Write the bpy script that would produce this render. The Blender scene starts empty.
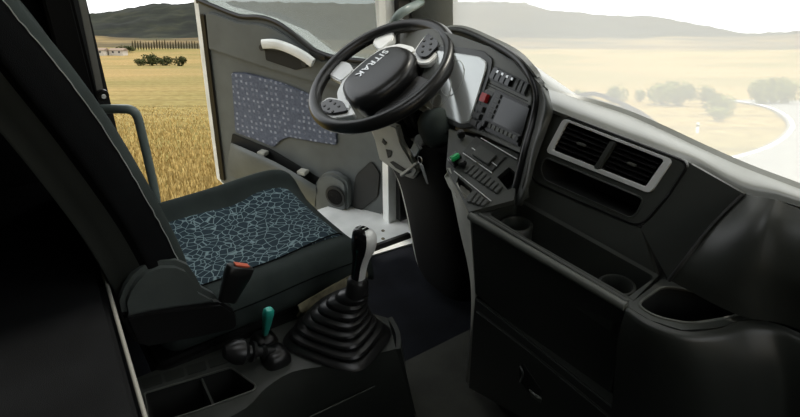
import bpy, bmesh, math, random
from mathutils import Vector as V, Matrix, noise
random.seed(7)
scn = bpy.context.scene
col = scn.collection
PI = math.pi

# ------------------------------------------------------------------ camera
W, H, FPX = 800, 417, 640.0
PITCH, AZ = math.radians(29.9), math.radians(34.3)
CAM = V((0, 0, 1.5))
HD = V((-math.cos(AZ), math.sin(AZ), 0))
FW = HD*math.cos(PITCH) - V((0, 0, math.sin(PITCH)))
RT = FW.cross(V((0, 0, 1))).normalized()
UP = RT.cross(FW)
cd = bpy.data.cameras.new('camera'); cd.sensor_width = 36; cd.lens = 36*FPX/W
cd.clip_start = .02; cd.clip_end = 8000
cam = bpy.data.objects.new('camera', cd); col.objects.link(cam)
cam.matrix_world = Matrix(((RT.x, UP.x, -FW.x, CAM.x), (RT.y, UP.y, -FW.y, CAM.y), (RT.z, UP.z, -FW.z, CAM.z), (0, 0, 0, 1)))
scn.camera = cam

# ------------------------------------------------------------------ sky, sun, exposure
scn.view_settings.view_transform = 'Standard'
scn.view_settings.look = 'None'
scn.view_settings.gamma = 1
scn.view_settings.use_curve_mapping = False
scn.view_settings.exposure = 1.1
wd = bpy.data.worlds.new('sky'); scn.world = wd; wd.use_nodes = True
nt = wd.node_tree; bg = nt.nodes['Background']
tc = nt.nodes.new('ShaderNodeTexCoord'); mp = nt.nodes.new('ShaderNodeMapping'); nz = nt.nodes.new('ShaderNodeTexNoise')
mp.inputs['Scale'].default_value = (1, 1, 3); nz.inputs['Scale'].default_value = 3; nz.inputs['Detail'].default_value = 5
cr = nt.nodes.new('ShaderNodeValToRGB')
cr.color_ramp.elements[0].position = .35; cr.color_ramp.elements[0].color = (.72, .78, .82, 1)
cr.color_ramp.elements[1].position = .6; cr.color_ramp.elements[1].color = (1, 1, 1, 1)
nt.links.new(tc.outputs['Generated'], mp.inputs['Vector']); nt.links.new(mp.outputs[0], nz.inputs['Vector'])
nt.links.new(nz.outputs[0], cr.inputs[0]); nt.links.new(cr.outputs[0], bg.inputs['Color'])
bg.inputs['Strength'].default_value = 1.0
sl = bpy.data.lights.new('sun', 'SUN'); sl.energy = 1.6; sl.angle = math.radians(4); sl.color = (1, .95, .86)
so = bpy.data.objects.new('sun', sl); col.objects.link(so)
so.rotation_euler = V((.02, -.42, -.9)).to_track_quat('-Z', 'Y').to_euler()

# ------------------------------------------------------------------ materials
def lin(c):
    if isinstance(c, str):
        c = [int(c[i:i+2], 16)/255 for i in (0, 2, 4)]
        c = [x/12.92 if x <= .04045 else ((x+.055)/1.055)**2.4 for x in c]
    return (*c, 1)
MATS = {}
def mat(name, c, rough=.5, metal=0, bump=0, bscale=900, var=.12, vscale=9, spec=.5, coat=0):
    m = bpy.data.materials.new(name); m.use_nodes = True; MATS[name] = m
    t = m.node_tree; b = t.nodes['Principled BSDF']
    c = lin(c)
    b.inputs['Roughness'].default_value = rough; b.inputs['Metallic'].default_value = metal
    b.inputs['Specular IOR Level'].default_value = spec; b.inputs['Coat Weight'].default_value = coat
    tc = t.nodes.new('ShaderNodeTexCoord')
    n = t.nodes.new('ShaderNodeTexNoise'); n.inputs['Scale'].default_value = vscale; n.inputs['Detail'].default_value = 4
    t.links.new(tc.outputs['Object'], n.inputs['Vector'])
    r = t.nodes.new('ShaderNodeValToRGB')
    r.color_ramp.elements[0].position = .3; r.color_ramp.elements[1].position = .7
    r.color_ramp.elements[0].color = tuple(x*(1-var) for x in c[:3])+(1,)
    r.color_ramp.elements[1].color = tuple(min(1, x*(1+var)) for x in c[:3])+(1,)
    t.links.new(n.outputs[0], r.inputs[0]); t.links.new(r.outputs[0], b.inputs['Base Color'])
    if bump:
        n2 = t.nodes.new('ShaderNodeTexNoise'); n2.inputs['Scale'].default_value = bscale; n2.inputs['Detail'].default_value = 2
        t.links.new(tc.outputs['Object'], n2.inputs['Vector'])
        bp = t.nodes.new('ShaderNodeBump'); bp.inputs['Strength'].default_value = bump; bp.inputs['Distance'].default_value = .002
        t.links.new(n2.outputs[0], bp.inputs['Height']); t.links.new(bp.outputs[0], b.inputs['Normal'])
    return m
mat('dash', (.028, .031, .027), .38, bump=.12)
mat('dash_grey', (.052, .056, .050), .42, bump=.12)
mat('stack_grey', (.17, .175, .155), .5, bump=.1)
mat('dash_top_glare', (.24, .25, .235), .30, bump=.05, spec=.8)  # lighter grey and gloss imitate the white glare along the top
mat('panel_grey', (.10, .105, .092), .45, bump=.1)
mat('trim_light', (.42, .42, .37), .5, bump=.1)
mat('black_plastic', (.008, .008, .008), .35, bump=.06)
mat('pocket', (.007, .008, .007), .7, bump=.1)
mat('gloss_black', (.008, .008, .009), .12)
mat('rubber', (.012, .012, .012), .33, bump=.05)
mat('leather', (.014, .014, .014), .3, bump=.1, bscale=500)
mat('silver', (.82, .83, .81), .32, metal=.15)
mat('chrome', (.8, .8, .79), .2, metal=.6)
mat('white_paint', (.88, .90, .87), .3, coat=.4)
mat('door_trim', (.115, .127, .124), .55, bump=.12)
mat('door_trim_dark', (.022, .023, .021), .55, bump=.12)
mat('fabric_black', (.005, .0055, .006), .9, spec=.12, bump=.5, bscale=700, var=.3)
mat('fabric_grey', (.036, .046, .043), .9, spec=.2, bump=.5, bscale=700, var=.2)
mat('seat_plastic', (.075, .087, .082), .5, bump=.1)
mat('carpet', (.006, .007, .010), .95, spec=.2, bump=.8, bscale=400, var=.4)
mat('mat_rubber', (.040, .041, .032), .8, bump=.4, bscale=300, var=.25)
mat('teal', (.03, .42, .33), .35)
mat('green', (.02, .42, .12), .35)
mat('red', (.55, .03, .03), .4)
mat('coral', (.80, .16, .08), .4)
mat('thread', (.45, .47, .45), .8)
mat('handle_grey', (.17, .21, .20), .35, bump=.05)
mat('headliner', (.30, .30, .28), .95, bump=.3, bscale=300)
mat('button', (.05, .05, .048), .45)
mat('dirty_beige', (.22, .20, .13), .8, bump=.4, bscale=80, var=.5, vscale=30)
mat('piping', (.17, .17, .15), .6)
mat('letter', (.75, .76, .76), .3, metal=.5)

def nodes(m):
    t = m.node_tree; return t, t.nodes['Principled BSDF']
# blue seat cloth with a crackle of pale lines
m = mat('seat_cloth', (.02, .05, .075), .9); t, b = nodes(m)
tc = t.nodes.new('ShaderNodeTexCoord')
nn = t.nodes.new('ShaderNodeTexNoise'); nn.inputs['Scale'].default_value = 14; t.links.new(tc.outputs['Object'], nn.inputs['Vector'])
va = t.nodes.new('ShaderNodeVectorMath'); va.operation = 'MULTIPLY_ADD'; va.inputs[1].default_value = (.03, .03, .0)
t.links.new(nn.outputs['Color'], va.inputs[0]); t.links.new(tc.outputs['Object'], va.inputs[2])
fm = t.nodes.new('ShaderNodeVectorMath'); fm.operation = 'MULTIPLY'; fm.inputs[1].default_value = (1, 1, .05); t.links.new(va.outputs[0], fm.inputs[0])
vo = t.nodes.new('ShaderNodeTexVoronoi'); vo.feature = 'DISTANCE_TO_EDGE'; vo.inputs['Scale'].default_value = 46
t.links.new(fm.outputs[0], vo.inputs['Vector'])
cr = t.nodes.new('ShaderNodeValToRGB'); e = cr.color_ramp.elements
e[0].position = .02; e[0].color = (.24, .34, .36, 1); e[1].position = .06; e[1].color = (.012, .034, .05, 1)
t.links.new(vo.outputs['Distance'], cr.inputs[0]); t.links.new(cr.outputs[0], b.inputs['Base Color'])
# blue-grey door cloth with rows of pale flecks
m = mat('door_cloth', (.06, .07, .10), .9); t, b = nodes(m)
tc = t.nodes.new('ShaderNodeTexCoord')
mpn = t.nodes.new('ShaderNodeMapping'); mpn.inputs['Rotation'].default_value = (0, math.radians(20), math.radians(-61)); t.links.new(tc.outputs['Object'], mpn.inputs['Vector'])
vo = t.nodes.new('ShaderNodeTexVoronoi'); vo.inputs['Scale'].default_value = 36; vo.inputs['Randomness'].default_value = .3; vo.distance = 'CHEBYCHEV'
fl = t.nodes.new('ShaderNodeVectorMath'); fl.operation = 'MULTIPLY'; fl.inputs[1].default_value = (1, .0, 1.0)
mp2 = t.nodes.new('ShaderNodeMapping'); mp2.inputs['Rotation'].default_value = (0, 0, math.radians(-29)); t.links.new(tc.outputs['Object'], mp2.inputs['Vector'])
t.links.new(mp2.outputs[0], fl.inputs[0]); t.links.new(fl.outputs[0], vo.inputs['Vector'])
cr = t.nodes.new('ShaderNodeValToRGB'); e = cr.color_ramp.elements
e[0].position = .17; e[0].color = (.44, .48, .58, 1); e[1].position = .25; e[1].color = (.17, .195, .265, 1)
t.links.new(vo.outputs['Distance'], cr.inputs[0])
n3 = t.nodes.new('ShaderNodeTexNoise'); n3.inputs['Scale'].default_value = 90; t.links.new(tc.outputs['Object'], n3.inputs['Vector'])
mx = t.nodes.new('ShaderNodeMixRGB'); mx.blend_type = 'MULTIPLY'; mx.inputs[0].default_value = .7
t.links.new(cr.outputs[0], mx.inputs[1]); t.links.new(n3.outputs[0], mx.inputs[2]); t.links.new(mx.outputs[0], b.inputs['Base Color'])
# panes: washed-out haze and reflection mixed in as a pale veil on clear glass
def veiled(name, veil, tint, veil_col):
    m = bpy.data.materials.new(name); m.use_nodes = True; MATS[name] = m; t = m.node_tree; t.nodes.clear()
    o = t.nodes.new('ShaderNodeOutputMaterial'); tr = t.nodes.new('ShaderNodeBsdfTransparent'); tr.inputs[0].default_value = (*tint, 1)
    tl = t.nodes.new('ShaderNodeBsdfTranslucent'); tl.inputs[0].default_value = (*veil_col, 1)
    gl = t.nodes.new('ShaderNodeBsdfGlossy'); gl.inputs['Roughness'].default_value = .03
    n = t.nodes.new('ShaderNodeTexNoise'); n.inputs['Scale'].default_value = 2.5; n.inputs['Detail'].default_value = 3
    mr = t.nodes.new('ShaderNodeMapRange'); mr.inputs['To Min'].default_value = veil*.92; mr.inputs['To Max'].default_value = min(1, veil*1.08)
    t.links.new(n.outputs[0], mr.inputs[0])
    a = t.nodes.new('ShaderNodeMixShader'); t.links.new(mr.outputs[0], a.inputs[0]); t.links.new(tr.outputs[0], a.inputs[1]); t.links.new(tl.outputs[0], a.inputs[2])
    a2 = t.nodes.new('ShaderNodeMixShader'); a2.inputs[0].default_value = .03; t.links.new(a.outputs[0], a2.inputs[1]); t.links.new(gl.outputs[0], a2.inputs[2])
    t.links.new(a2.outputs[0], o.inputs[0])
veiled('windscreen_glass', .35, (1, 1, .97), (.93, .94, .92))
veiled('door_glass', .42, (.62, .65, .64), (.30, .31, .30))
veiled('side_glass', .1, (.9, .95, .93), (.8, .8, .8))

# ------------------------------------------------------------------ geometry helpers
def ray(x, y): return FW + RT*((x-W/2)/FPX) - UP*((y-H/2)/FPX)
def Pz(x, y, z): d = ray(x, y); return CAM + d*((z-CAM.z)/d.z)
def Px(x, y, X): d = ray(x, y); return CAM + d*((X-CAM.x)/d.x)
def Py(x, y, Y): d = ray(x, y); return CAM + d*((Y-CAM.y)/d.y)
class Plane:
    def __init__(s, a, b, c):
        s.p = a; s.n = (b-a).cross(c-a).normalized()
        if s.n.dot(CAM-a) < 0: s.n = -s.n
    def __call__(s, x, y, off=0):
        d = ray(x, y); p = s.p + s.n*off
        return CAM + d*((p-CAM).dot(s.n)/d.dot(s.n))
    def many(s, pts, off=0): return [s(x, y, off) for x, y in pts]
def link(o, parent=None):
    col.objects.link(o)
    if parent is not None:
        o.parent = parent
        if parent.type == 'EMPTY': o.matrix_parent_inverse = Matrix.Translation(-parent.location)
        elif parent.get('_inv'): pass
    return o
def thing(name, label, cat, loc, group=None, kind=None):
    o = bpy.data.objects.new(name, None); o.location = loc; col.objects.link(o)
    o.empty_display_size = .05; return tag(o, label, cat, group, kind)
def tag(o, label, cat, group=None, kind=None):
    o['label'] = label; o['category'] = cat
    if group: o['group'] = group
    if kind: o['kind'] = kind
    return o
def obj(name, vs, fs, m, parent=None, ang=40, label=None):
    me = bpy.data.meshes.new(name); me.from_pydata([tuple(v) for v in vs], [], fs); me.update()
    return fin(name, me, m, parent, ang, label)
def fin(name, me, m, parent=None, ang=40, label=None):
    bm = bmesh.new(); bm.from_mesh(me); bmesh.ops.recalc_face_normals(bm, faces=bm.faces); bm.to_mesh(me); bm.free()
    me.materials.append(MATS[m] if isinstance(m, str) else m)
    me.polygons.foreach_set('use_smooth', [True]*len(me.polygons)); me.set_sharp_from_angle(angle=math.radians(ang))
    o = bpy.data.objects.new(name, me); link(o, parent)
    if label: o['label'] = label
    return o
def obm(name, bm, m, parent=None, ang=40, label=None):
    me = bpy.data.meshes.new(name); bm.to_mesh(me); bm.free(); return fin(name, me, m, parent, ang, label)
def cat(pts, n, closed=False):
    """Catmull-Rom through pts, n steps per span"""
    out = []; L = len(pts); rng = L if closed else L-1
    for i in range(rng):
        g = (lambda k: pts[k % L]) if closed else (lambda k: pts[k] if 0 <= k < L else (pts[0]*2-pts[1] if k < 0 else pts[-1]*2-pts[-2]))
        p0, p1, p2, p3 = g(i-1), g(i), g(i+1), g(i+2)
        for j in range(n):
            u = j/n
            out.append((p1*2 + (p2-p0)*u + (p0*2-p1*5+p2*4-p3)*u*u + (p1*3-p0-p2*3+p3)*u*u*u)*.5)
    if not closed: out.append(pts[-1].copy())
    return out
def rnd(pts, r, n=4):
    out = []; L = len(pts)
    for i in range(L):
        p, a, b = pts[i], pts[i-1], pts[(i+1) % L]
        ra = r[i] if isinstance(r, (list, tuple)) else r
        if ra <= 0: out.append(p); continue
        A = p+(a-p).normalized()*min(ra, (a-p).length*.45); B = p+(b-p).normalized()*min(ra, (b-p).length*.45)
        for k in range(n+1):
            u = k/n; out.append(A*(1-u)**2+p*2*u*(1-u)+B*u*u)
    return out
def plate(name, outer, holes, off, m, parent=None, bevel=0, ang=40, label=None):
    bm = bmesh.new(); loops = [outer]+list(holes); LV = []
    es = []
    for lp in loops:
        vs = [bm.verts.new(p) for p in lp]; LV.append(vs)
        for i in range(len(vs)): es.append(bm.edges.new((vs[i-1], vs[i])))
    if holes: bmesh.ops.triangle_fill(bm, use_beauty=True, edges=es)
    else: bm.faces.new(LV[0])
    if off is not None and off.length > 0:
        fr = list(bm.faces); mp = {}
        for vs in LV:
            for v in vs: mp[v] = bm.verts.new(v.co+off)
        for f in fr: bm.faces.new([mp[v] for v in reversed(f.verts)])
        for vs in LV:
            for i in range(len(vs)): bm.faces.new((vs[i-1], vs[i], mp[vs[i]], mp[vs[i-1]]))
    bmesh.ops.recalc_face_normals(bm, faces=bm.faces)
    if bevel:
        bm.edges.ensure_lookup_table()
        ed = [e for e in bm.edges if len(e.link_faces) == 2 and e.calc_face_angle(0) > .6]
        bmesh.ops.bevel(bm, geom=ed, offset=bevel, segments=2, affect='EDGES', clamp_overlap=True)
    return obm(name, bm, m, parent, ang, label)
def prism(name, pts, off, m, parent=None, bevel=.003, ang=40, label=None): return plate(name, pts, [], off, m, parent, bevel, ang, label)
def pocket(name, loop, depth, shrink, m, parent=None, ang=40):
    """open well: walls and bottom below a rim"""
    c = sum(loop, V())/len(loop); bot = [c+(p-c)*shrink+depth for p in loop]; n = len(loop)
    fs = [(i, (i+1) % n, n+(i+1) % n, n+i) for i in range(n)]+[tuple(range(n, 2*n))]
    return obj(name, loop+bot, fs, m, parent, ang)
def loft(name, rings, m, parent=None, caps=(1, 1), closed=True, ang=50, rngi=None, label=None):
    n = len(rings[0]); vs = [p for r in rings for p in r]; fs = []
    ids = range(n if closed else n-1) if rngi is None else rngi
    for k in range(len(rings)-1):
        for i in ids: j = (i+1) % n; fs.append((k*n+i, k*n+j, (k+1)*n+j, (k+1)*n+i))
    if closed and rngi is None:
        if caps[0]: fs.append(tuple(range(n)))
        if caps[1]: fs.append(tuple(range((len(rings)-1)*n, len(rings)*n)))
    o = obj(name, vs, fs, m, parent, ang, label)
    return o
def tube(name, path, r, m, parent=None, n=10, sm=0, ang=60, caps=(1, 1), label=None):
    path = [V(p) for p in path]
    if not isinstance(r, (list, tuple)): r = [r]*len(path)
    if sm:
        L = len(path); path2 = cat(path, sm); r = [r[min(L-1, i//sm)]*(1-(i % sm)/sm)+r[min(L-1, i//sm+1)]*(i % sm)/sm for i in range(len(path2))]; path = path2
    rings = []; x = None
    for i, p in enumerate(path):
        t = (path[min(i+1, len(path)-1)]-path[max(i-1, 0)]).normalized()
        if x is None: x = t.orthogonal().normalized()
        else: x = (x-t*x.dot(t)).normalized()
        y = t.cross(x); rings.append([p+(x*math.cos(2*PI*k/n)+y*math.sin(2*PI*k/n))*r[i] for k in range(n)])
    return loft(name, rings, m, parent, caps, ang=ang, label=label)
def patch(name, grid, m, parent=None, nu=5, nv=5, thick=.012, ang=60, label=None):
    rows = [cat(r, nu) for r in grid]; cols = list(zip(*rows)); cols = [cat(list(c), nv) for c in cols]
    R = len(cols[0]); Cn = len(cols); vs = [cols[j][i] for i in range(R) for j in range(Cn)]
    fs = [(i*Cn+j, i*Cn+j+1, (i+1)*Cn+j+1, (i+1)*Cn+j) for i in range(R-1) for j in range(Cn-1)]
    me = bpy.data.meshes.new(name); me.from_pydata([tuple(v) for v in vs], [], fs); me.update()
    # thickness away from the viewer's side: real back faces
    bm = bmesh.new(); bm.from_mesh(me); bm.normal_update()
    c = sum((f.normal for f in bm.faces), V()); mid = sum(vs, V())/len(vs)
    s = 1 if c.dot(CAM-mid) > 0 else -1
    if thick:
        if s < 0: bmesh.ops.reverse_faces(bm, faces=bm.faces); bm.normal_update()
        fr = list(bm.faces); be = [e for e in bm.edges if len(e.link_faces) == 1]
        mpv = {v: bm.verts.new(v.co-v.normal*thick) for v in list(bm.verts)}
        for f in fr: bm.faces.new([mpv[v] for v in reversed(f.verts)])
        for e in be: a, b = e.verts; bm.faces.new((a, b, mpv[b], mpv[a]))
    return obm(name, bm, m, parent, ang, label)
def box(name, c, ax, hs, m, parent=None, bevel=.004, label=None):
    """oriented box: centre, three axes, half sizes"""
    c = V(c); a, b, d = [V(q).normalized() for q in ax]; bm = bmesh.new(); bmesh.ops.create_cube(bm, size=2)
    for v in bm.verts: v.co = c+a*v.co.x*hs[0]+b*v.co.y*hs[1]+d*v.co.z*hs[2]
    if bevel: bmesh.ops.bevel(bm, geom=list(bm.edges), offset=bevel, segments=2, affect='EDGES', clamp_overlap=True)
    return obm(name, bm, m, parent, label=label)
EX = (V((1, 0, 0)), V((0, 1, 0)), V((0, 0, 1)))
def bx(name, lo, hi, m, parent=None, bevel=.004, label=None):
    lo, hi = V(lo), V(hi); return box(name, (lo+hi)/2, EX, (hi-lo)/2, m, parent, bevel, label)
def ring(c, ax, ay, rx, ry, n, p=2.0):
    out = []
    for k in range(n):
        s, q = math.sin(2*PI*k/n), math.cos(2*PI*k/n)
        out.append(c+ax*(rx*math.copysign(abs(q)**(2/p), q))+ay*(ry*math.copysign(abs(s)**(2/p), s)))
    return out
def struct(o, label, cat): return tag(o, label, cat, None, 'structure')
def disc(name, c, n, r, th, m, parent=None, seg=20, bevel=.001, label=None):
    n = n.normalized(); a = n.orthogonal().normalized(); b = n.cross(a)
    return prism(name, ring(c, a, b, r, r, seg), n*th, m, parent, bevel, label=label)

# ------------------------------------------------------------------ cab shell
XL, XR, YB, ZC = -2.05, .62, -.8, 2.05
struct(bx('floor', (XL, YB, -.06), (XR, 1.75, 0), 'carpet', bevel=0), 'black carpeted cab floor running under seat and dashboard', 'floor')
added_hatch = [V((-1.25, .15, ZC)), V((-.45, .15, ZC)), V((-.45, .85, ZC)), V((-1.25, .85, ZC))]  # unseen roof opening, added to let skylight onto seat and console
struct(plate('ceiling', [V((XL, YB, ZC)), V((XR, YB, ZC)), V((XR, 1.55, ZC)), V((XL, 1.55, ZC))], [rnd(added_hatch, .05)], V((0, 0, .05)), 'headliner'), 'pale cloth headliner over the cab', 'ceiling')
struct(bx('wall_back', (XL, YB-.05, -.06), (XR, YB, ZC), 'fabric_grey', bevel=0), 'dark rear wall of the cab behind the bunk', 'wall')
wr = plate('wall_right', [V((XR, YB, -.06)), V((XR, 1.62, -.06)), V((XR, 1.62, ZC)), V((XR, YB, ZC))], [[V((XR, .2, .90)), V((XR, 1.40, .90)), V((XR, 1.28, 1.75)), V((XR, .2, 1.75))]], V((.05, 0, 0)), 'door_trim')  # unseen side opening, added to bring light in from the right
struct(wr, 'dark passenger side wall of the cab with unseen window opening added for light', 'wall')
wl = bx('wall_left', (XL-.05, YB, -.06), (XL, .24, ZC), 'fabric_black', bevel=0); struct(wl, 'black side wall of the cab behind the driver seat', 'wall')
struct(bx('wall_front', (XL, 1.62, -.06), (XR, 1.66, .655), 'black_plastic', bevel=0), 'black bulkhead below the dashboard', 'wall')
# B-pillar with its bevelled edge, header over the door, A-pillar
mat('pillar_black', (.004, .004, .004), .7, spec=.15)  # backlit shade of the door pillar painted in as near black
bp = prism('trim_1', [V((-2.12, .20, -.06)), V((-1.97, .20, -.06)), V((-1.97, .27, -.06)), V((-2.02, .315, -.06)), V((-2.12, .315, -.06))], V((0, 0, ZC+.06)), 'pillar_black', bevel=.006)
struct(bp, 'black door pillar behind the driver seat', 'pillar')
struct(bx('trim_2', (-2.12, .2, 1.72), (-1.95, 1.62, ZC+.02), 'headliner'), 'header rail above the open driver door', 'trim')
tr = thing('trim_3', 'dark grey windscreen pillar beside the open driver door', 'pillar', (-2.0, 1.55, .4), kind='structure')
loft('pillar_cover',
     [[V((-2.07+ax_+dx, 1.45+ay_+dy, z)) for ax_, ay_ in ((0, 0), (.05, -.012), (.10, .03), (.12, .11), (.10, .17), (0, .17))] for z, dx, dy in ((.0, 0, 0), (.55, 0, 0), (1.0, 0, -.005), (2.0, .05, -.14))], 'dash_grey', tr)
loft('door_seal', [[V((-2.12+ax_+dx, 1.385+ay_+dy, z)) for ax_, ay_ in ((0, 0), (.09, 0), (.09, .055), (0, .055))] for z, dx, dy in ((.02, 0, 0), (.55, 0, 0), (1.0, 0, -.005), (1.75, .03, -.1))], 'black_plastic', tr)
loft('painted_flange', [[V((-2.16+ax_+dx, 1.345+ay_+dy, z)) for ax_, ay_ in ((.052, 0), (.098, 0), (.098, .05), (.052, .05))] for z, dx, dy in ((-.02, 0, 0), (.55, 0, 0), (1.0, 0, -.005), (1.75, .03, -.1))], 'white_paint', tr)
sill = thing('trim_4', 'white painted door sill beside the driver footwell', 'sill', (-2.1, .9, -.05), kind='structure')
prism('sill_plate', rnd([V((-2.36, .24, .006)), V((-1.915, .24, .006)), V((-1.90, 1.0, .006)), V((-1.86, 1.40, .006)), V((-2.10, 1.46, .006)), V((-2.36, 1.46, .006))], .02), V((0, 0, -.05)), 'white_paint', sill, .006)
loft('step_riser', [[V((-1.935+ax_, y, z)) for ax_, z in ((0, -.01), (.0, .022), (.02, .025), (.035, -.01))] for y in (.3, 1.0, 1.36)], 'black_plastic', sill)
for q in ((383, 231), (383, 239)):
    disc('screw', Pz(q[0], q[1], .006), V((0, 0, 1)), .008, .004, 'dirty_beige', sill, 10)
bx('rocker_panel', (-2.36, .2, -.5), (-2.3, 1.5, -.05), 'white_paint', sill)

# ------------------------------------------------------------------ windscreen
wsx = [-2.0, -1.7, -1.2, -.7, -.2, .3, .58]
def wsy(x): return 1.66-.06*((x+.72)/1.3)**4
grid = [[V((x, wsy(x)-k*.14/4, .66+k*1.4/4)) for x in wsx] for k in range(5)]
struct(patch('window_1', grid, 'windscreen_glass', None, 3, 1, 0), 'windscreen with a pale haze veil above the dashboard', 'window')
wp = thing('wiper', 'black wiper blade lying low outside the windscreen', 'wiper', Pz(600, 105, .93))
w0, w1 = Py(566, 92, 1.70), Py(630, 111, 1.70)
tube('blade', [w0+V((-.3, 0, .06)), w0, w1, w1+V((.2, 0, -.12))], .007, 'pillar_black', wp, 6)
tube('arm', [w0+V((.05, .02, .0)), (w0+w1)/2+V((0, .03, .012)), w1+V((.1, .03, -.03)), w1+V((.3, .05, -.2))], .008, 'pillar_black', wp, 6, sm=3)

# ------------------------------------------------------------------ driver door
TH = math.radians(61); DH = V((-2.05, 1.42, 0)); DD = V((-math.sin(TH), -math.cos(TH), 0)); DN = V((math.cos(TH), -math.sin(TH), 0)); ZZ = V((0, 0, 1))
DP = Plane(DH, DH+DD, DH+ZZ)
def D(w, z, o=0): return DH+DD*w+ZZ*z+DN*o
def Dm(pts, o=0): return [D(w, z, o) for w, z in pts]
door = thing('door_1', 'open driver door with grey trim, blue cloth insert and speaker', 'door', DH+DD*.5+V((0, 0, -.09)), kind='structure')
waist = [(1.03, .875), (.937, .854), (.807, .828), (.70, .835), (.62, .825), (.544, .793), (.448, .735), (.374, .714), (.276, .708), (.06, .72)]
wsm = [(p.x, p.y) for p in cat([V((a, b, 0)) for a, b in waist], 4)]
low = [(.02, .72), (.02, .30), (.07, .05), (.16, -.05), (.30, -.085), (.60, -.082), (1.03, -.075), (1.075, -.05), (1.06, .4), (1.045, .875)]
skin = [(p[0], p[1]) for p in low]
# outer painted shell, a little larger than the trim
prism('door_shell', Dm([(-.005, .70), (-.005, .28), (.05, .03), (.15, -.075), (.30, -.11), (.60, -.108), (1.08, -.10), (1.135, -.06), (1.12, .4), (1.10, .90), (.937, .84), (.7, .815), (.53, .775), (.40, .70), (.2, .69)], -.03), DN*-.09, 'white_paint', door, .012)
prism('trim_panel', Dm(low+wsm), DN*-.03, 'door_trim', door, .008)
# upper trim rail: raised band under the window
up = [(1.0, .66), (.985, .665), (.70, .625), (.5, .60), (.30, .59), (.10, .60), (.08, .70), (.28, .69), (.38, .695), (.455, .715), (.545, .772), (.62, .803), (.70, .812), (.807, .806), (.937, .832), (.99, .83)]
prism('upper_rail', rnd(Dm(up, .0), .012, 2), DN*.018, 'door_trim', door, .008)
prism('edge_seal', Dm([(1.065, -.03), (1.05, .4), (1.03, .82), (1.0, .82), (1.015, .4), (1.03, -.03)]), DN*.012, 'black_plastic', door, .004)
tube('waist_seal', [D(w, z+.004, .002) for w, z in wsm], .011, 'black_plastic', door, 8)
# cloth insert
cl = [DP(x, y) for x, y in ((232, 72), (246, 72), (262, 76), (282, 82), (300, 89), (318, 98), (332, 108), (337, 122), (338, 145), (312, 141), (290, 137), (282, 140), (275, 147), (255, 139), (236, 132))]
prism('cloth_insert', rnd(cl, .012, 2), DN*.010, 'door_cloth', door, .005)
# door pull: recess and pale handle
prism('pull_recess', rnd([DP(x, y, .018) for x, y in ((265, 49), (290, 52), (312, 66), (296, 70), (266, 60))], .01), DN*.003, 'pocket', door, .001)
hp = cat([DP(x, y, .045) for x, y in ((263, 44), (275, 44), (288, 48), (302, 55), (313, 63))], 4)
rg = []
for i, p in enumerate(hp):
    tdir = (hp[min(i+1, len(hp)-1)]-hp[max(i-1, 0)]).normalized(); nn_ = DN; uu = tdir.cross(nn_)
    rg.append(ring(p, uu, nn_, .021, .012, 12, 3))
loft('pull_handle', rg, 'white_paint', door, label='pale grey pull handle')
for q in ((266, 46), (308, 62)): disc('handle_mount', DP(q[0], q[1], .005), DN, .014, .034, 'door_trim_dark', door, 10)
prism('switch_plate', rnd([DP(x, y, .018) for x, y in ((309, 50), (325, 56), (326, 60), (313, 59))], .004), DN*.006, 'black_plastic', door, .002)
# lower pocket: bulged front with an open dark slot, speaker box
slot = [DP(x, y, .055) for x, y in ((233, 133), (246, 139), (272, 150), (300, 167), (321, 180), (314, 184), (290, 172), (260, 156), (231, 143))]
prism('pocket_slot', rnd([DP(x, y) for x, y in ((233, 133), (272, 149), (322, 179), (326, 186), (308, 182), (260, 158), (231, 145))], .008, 2), DN*.006, 'pocket', door, .002)
g = [[DP(x, y, o) for x, y, o in r] for r in (
    ((231, 143, .02), (246, 149, .05), (275, 162, .06), (300, 176, .06), (316, 186, .05)),
    ((230, 148, .02), (245, 155, .06), (274, 168, .07), (299, 182, .07), (316, 192, .055)),
    ((228, 160, .012), (243, 168, .04), (272, 182, .045), (297, 195, .045), (315, 203, .035)),
    ((227, 174, .002), (241, 180, .004), (270, 192, .004), (296, 201, .004), (314, 207, .004)))]
patch('pocket_front', g, 'door_trim', door, 4, 4, .006)
for q in ((263, 153), (303, 172)):
    box('pocket_clip', DP(q[0], q[1], .03), (DD, ZZ, DN), (.022, .01, .02), 'trim_light', door, .003)
sc = DP(336, 196, .05)
sb = [DP(x, y) for x, y in ((318, 184), (326, 171), (338, 169), (352, 178), (353, 205), (345, 213), (322, 208))]
prism('speaker_box', rnd(sb, .03), DN*.05, 'door_trim', door, .012)
sp = disc('speaker', sc, DN, .054, .010, 'door_trim_dark', door, 28, .004)
disc('speaker_grille', sc+DN*.010, DN, .040, .003, 'pillar_black', sp, 24, .002)
for k in range(5): tube('grille_ring', [p for p in ring(sc+DN*.012, DD, ZZ, .007*(k+.6), .007*(k+.6), 18)]+[ring(sc+DN*.012, DD, ZZ, .007*(k+.6), .007*(k+.6), 18)[0]], .0012, 'button', sp, 4)
prism('kick_recess', rnd([DP(x, y) for x, y in ((356, 175), (372, 160), (381, 172), (379, 196), (360, 212), (352, 206))], .02), DN*.008, 'door_trim_dark', door, .004)
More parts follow.
